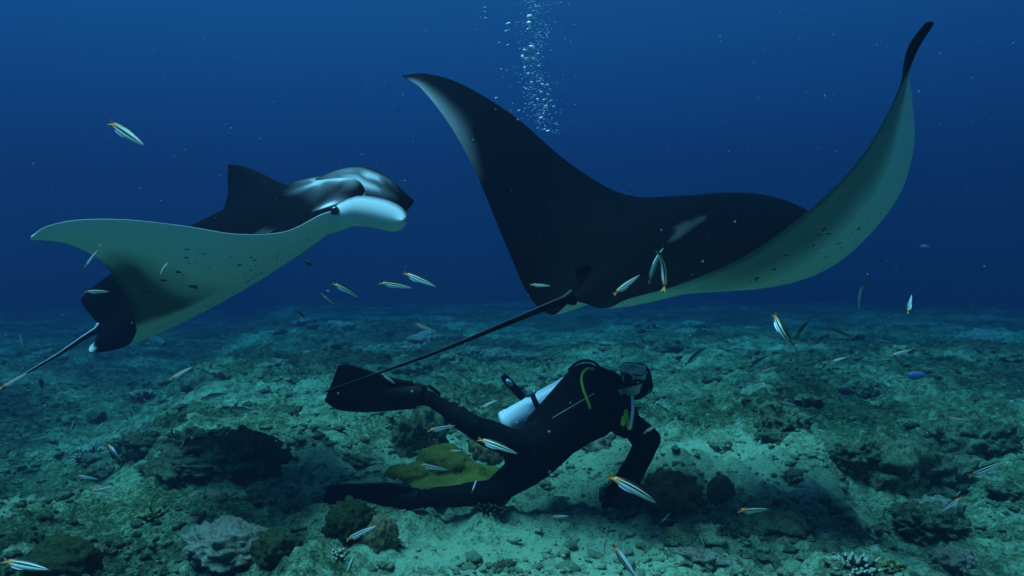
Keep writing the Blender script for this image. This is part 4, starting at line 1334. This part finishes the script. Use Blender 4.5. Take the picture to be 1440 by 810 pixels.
# ------------------------------------------------------------------ bubbles and drifting specks
def bubble_mat():
    m, nt, b = new_mat('air_bubble')
    b.inputs['Base Color'].default_value = (0.92, 0.97, 1.0, 1)
    b.inputs['Roughness'].default_value = 0.08
    b.inputs['Specular IOR Level'].default_value = 1.0
    b.inputs['Transmission Weight'].default_value = 0.0
    b.inputs['IOR'].default_value = 1.33
    return m
M_BUBBLE = bubble_mat()
bV, bF = ico(2)
bshape = []
for k in range(5):
    W = bV * np.array([1, 1, 0.45 + 0.12 * k])
    W[:, 2] = np.where(W[:, 2] < 0, W[:, 2] * (0.35 + 0.12 * k), W[:, 2])
    W = W * (1 + 0.12 * fbm(bV[:, 0] * 1.6 + k, bV[:, 1] * 1.6, bV[:, 2] * 1.6, 2))[:, None]
    me = mesh_np('air_bubble', W, bF); me.materials.append(M_BUBBLE)
    bshape.append((W, me))
big_b = [(755, 10, 6), (745, 24, 8), (744, 33, 7), (743, 41, 6), (748, 67, 8), (738, 71, 6), (741, 83, 6), (735, 80, 5), (750, 82, 4), (757, 76, 4), (757, 115, 6), (748, 117, 5), (770, 120, 6), (763, 119, 4),
         (773, 126, 5), (771, 133, 4), (765, 140, 4), (775, 142, 5), (768, 150, 5), (779, 150, 4), (752, 148, 4), (771, 185, 6), (766, 182, 4), (682, 11, 4), (682, 17, 4), (683, 26, 4), (715, 34, 6), (712, 44, 5),
         (702, 60, 3), (714, 64, 4), (705, 97, 3), (698, 138, 4), (730, 156, 4), (761, 166, 5), (781, 175, 4), (731, 117, 3), (738, 95, 4), (747, 93, 4), (758, 93, 4), (743, 104, 4), (761, 130, 4), (756, 140, 4), (740, 125, 3)]
rgb_ = random.Random(4)
for px, py, s in big_b:
    d = rgb_.uniform(4.3, 4.7) if px < 735 or py > 160 else rgb_.uniform(4.9, 5.5)
    k = rgb_.randrange(5)
    o = bpy.data.objects.new('air_bubble', bshape[k][1]); col.objects.link(o)
    r = s / FPX * d * 0.55
    o.location = P(px, py, d); o.scale = (r * 1.15, r, r)
    o.rotation_euler = (rgb_.uniform(-.3, .3), rgb_.uniform(-.4, .4), rgb_.uniform(0, 6.28))
    tag(o, 'bright flattened air bubble in the rising column behind the black ray\'s wing', 'bubble', 'larger bubbles of the rising column')
Vs, Fs = [], []
def stuff_bubbles(name, pts, mat, label, cat):
    V0, F0 = ico(1)
    V = np.concatenate([V0 * np.array([s * 1.2, s, s * fz]) + np.array(p) for p, s, fz in pts])
    F = (F0[None] + (np.arange(len(pts)) * len(V0))[:, None, None]).reshape(-1, 3)
    o = link(name, mesh_np(name, V, F), mat)
    o['kind'] = 'stuff'; o['label'] = label; o['category'] = cat
pts = []
for i in range(650):
    t = rgb_.random()
    py = 200 * (1 - t) - 12
    cx = 772 - 30 * t - 10 * math.sin(t * 5)
    wd = (18 + 18 * t * rgb_.random()) * (1 if rgb_.random() < 0.8 else 2.4)
    px = cx + rgb_.gauss(0, 0.5) * wd
    d = rgb_.uniform(4.7, 5.6)
    pts.append((P(px, py, d), rgb_.uniform(0.6, 1.5) ** 1.5 / FPX * d * 0.72, rgb_.uniform(0.35, 0.7)))
stuff_bubbles('bubbles', pts, M_BUBBLE, 'fine bubbles of the rising column', 'bubbles')
M_SNOW = plain('drifting_specks', (0.55, 0.56, 0.52), 0.9, 0.1, 0.2, 10)
pts = []
for i in range(900):
    d = rgb_.uniform(1.3, 7.0)
    px, py = rgb_.uniform(-100, 1540), rgb_.uniform(-60, 640)
    p = P(px, py, d)
    if p.z < 0.15:
        continue
    pts.append((p, 0.0011 * rgb_.uniform(0.5, 1.5) ** 2 * (d / 3) ** 0.4, rgb_.uniform(0.7, 1)))
stuff_bubbles('drifting_specks', pts, M_SNOW, 'pale specks drifting in the water', 'specks')
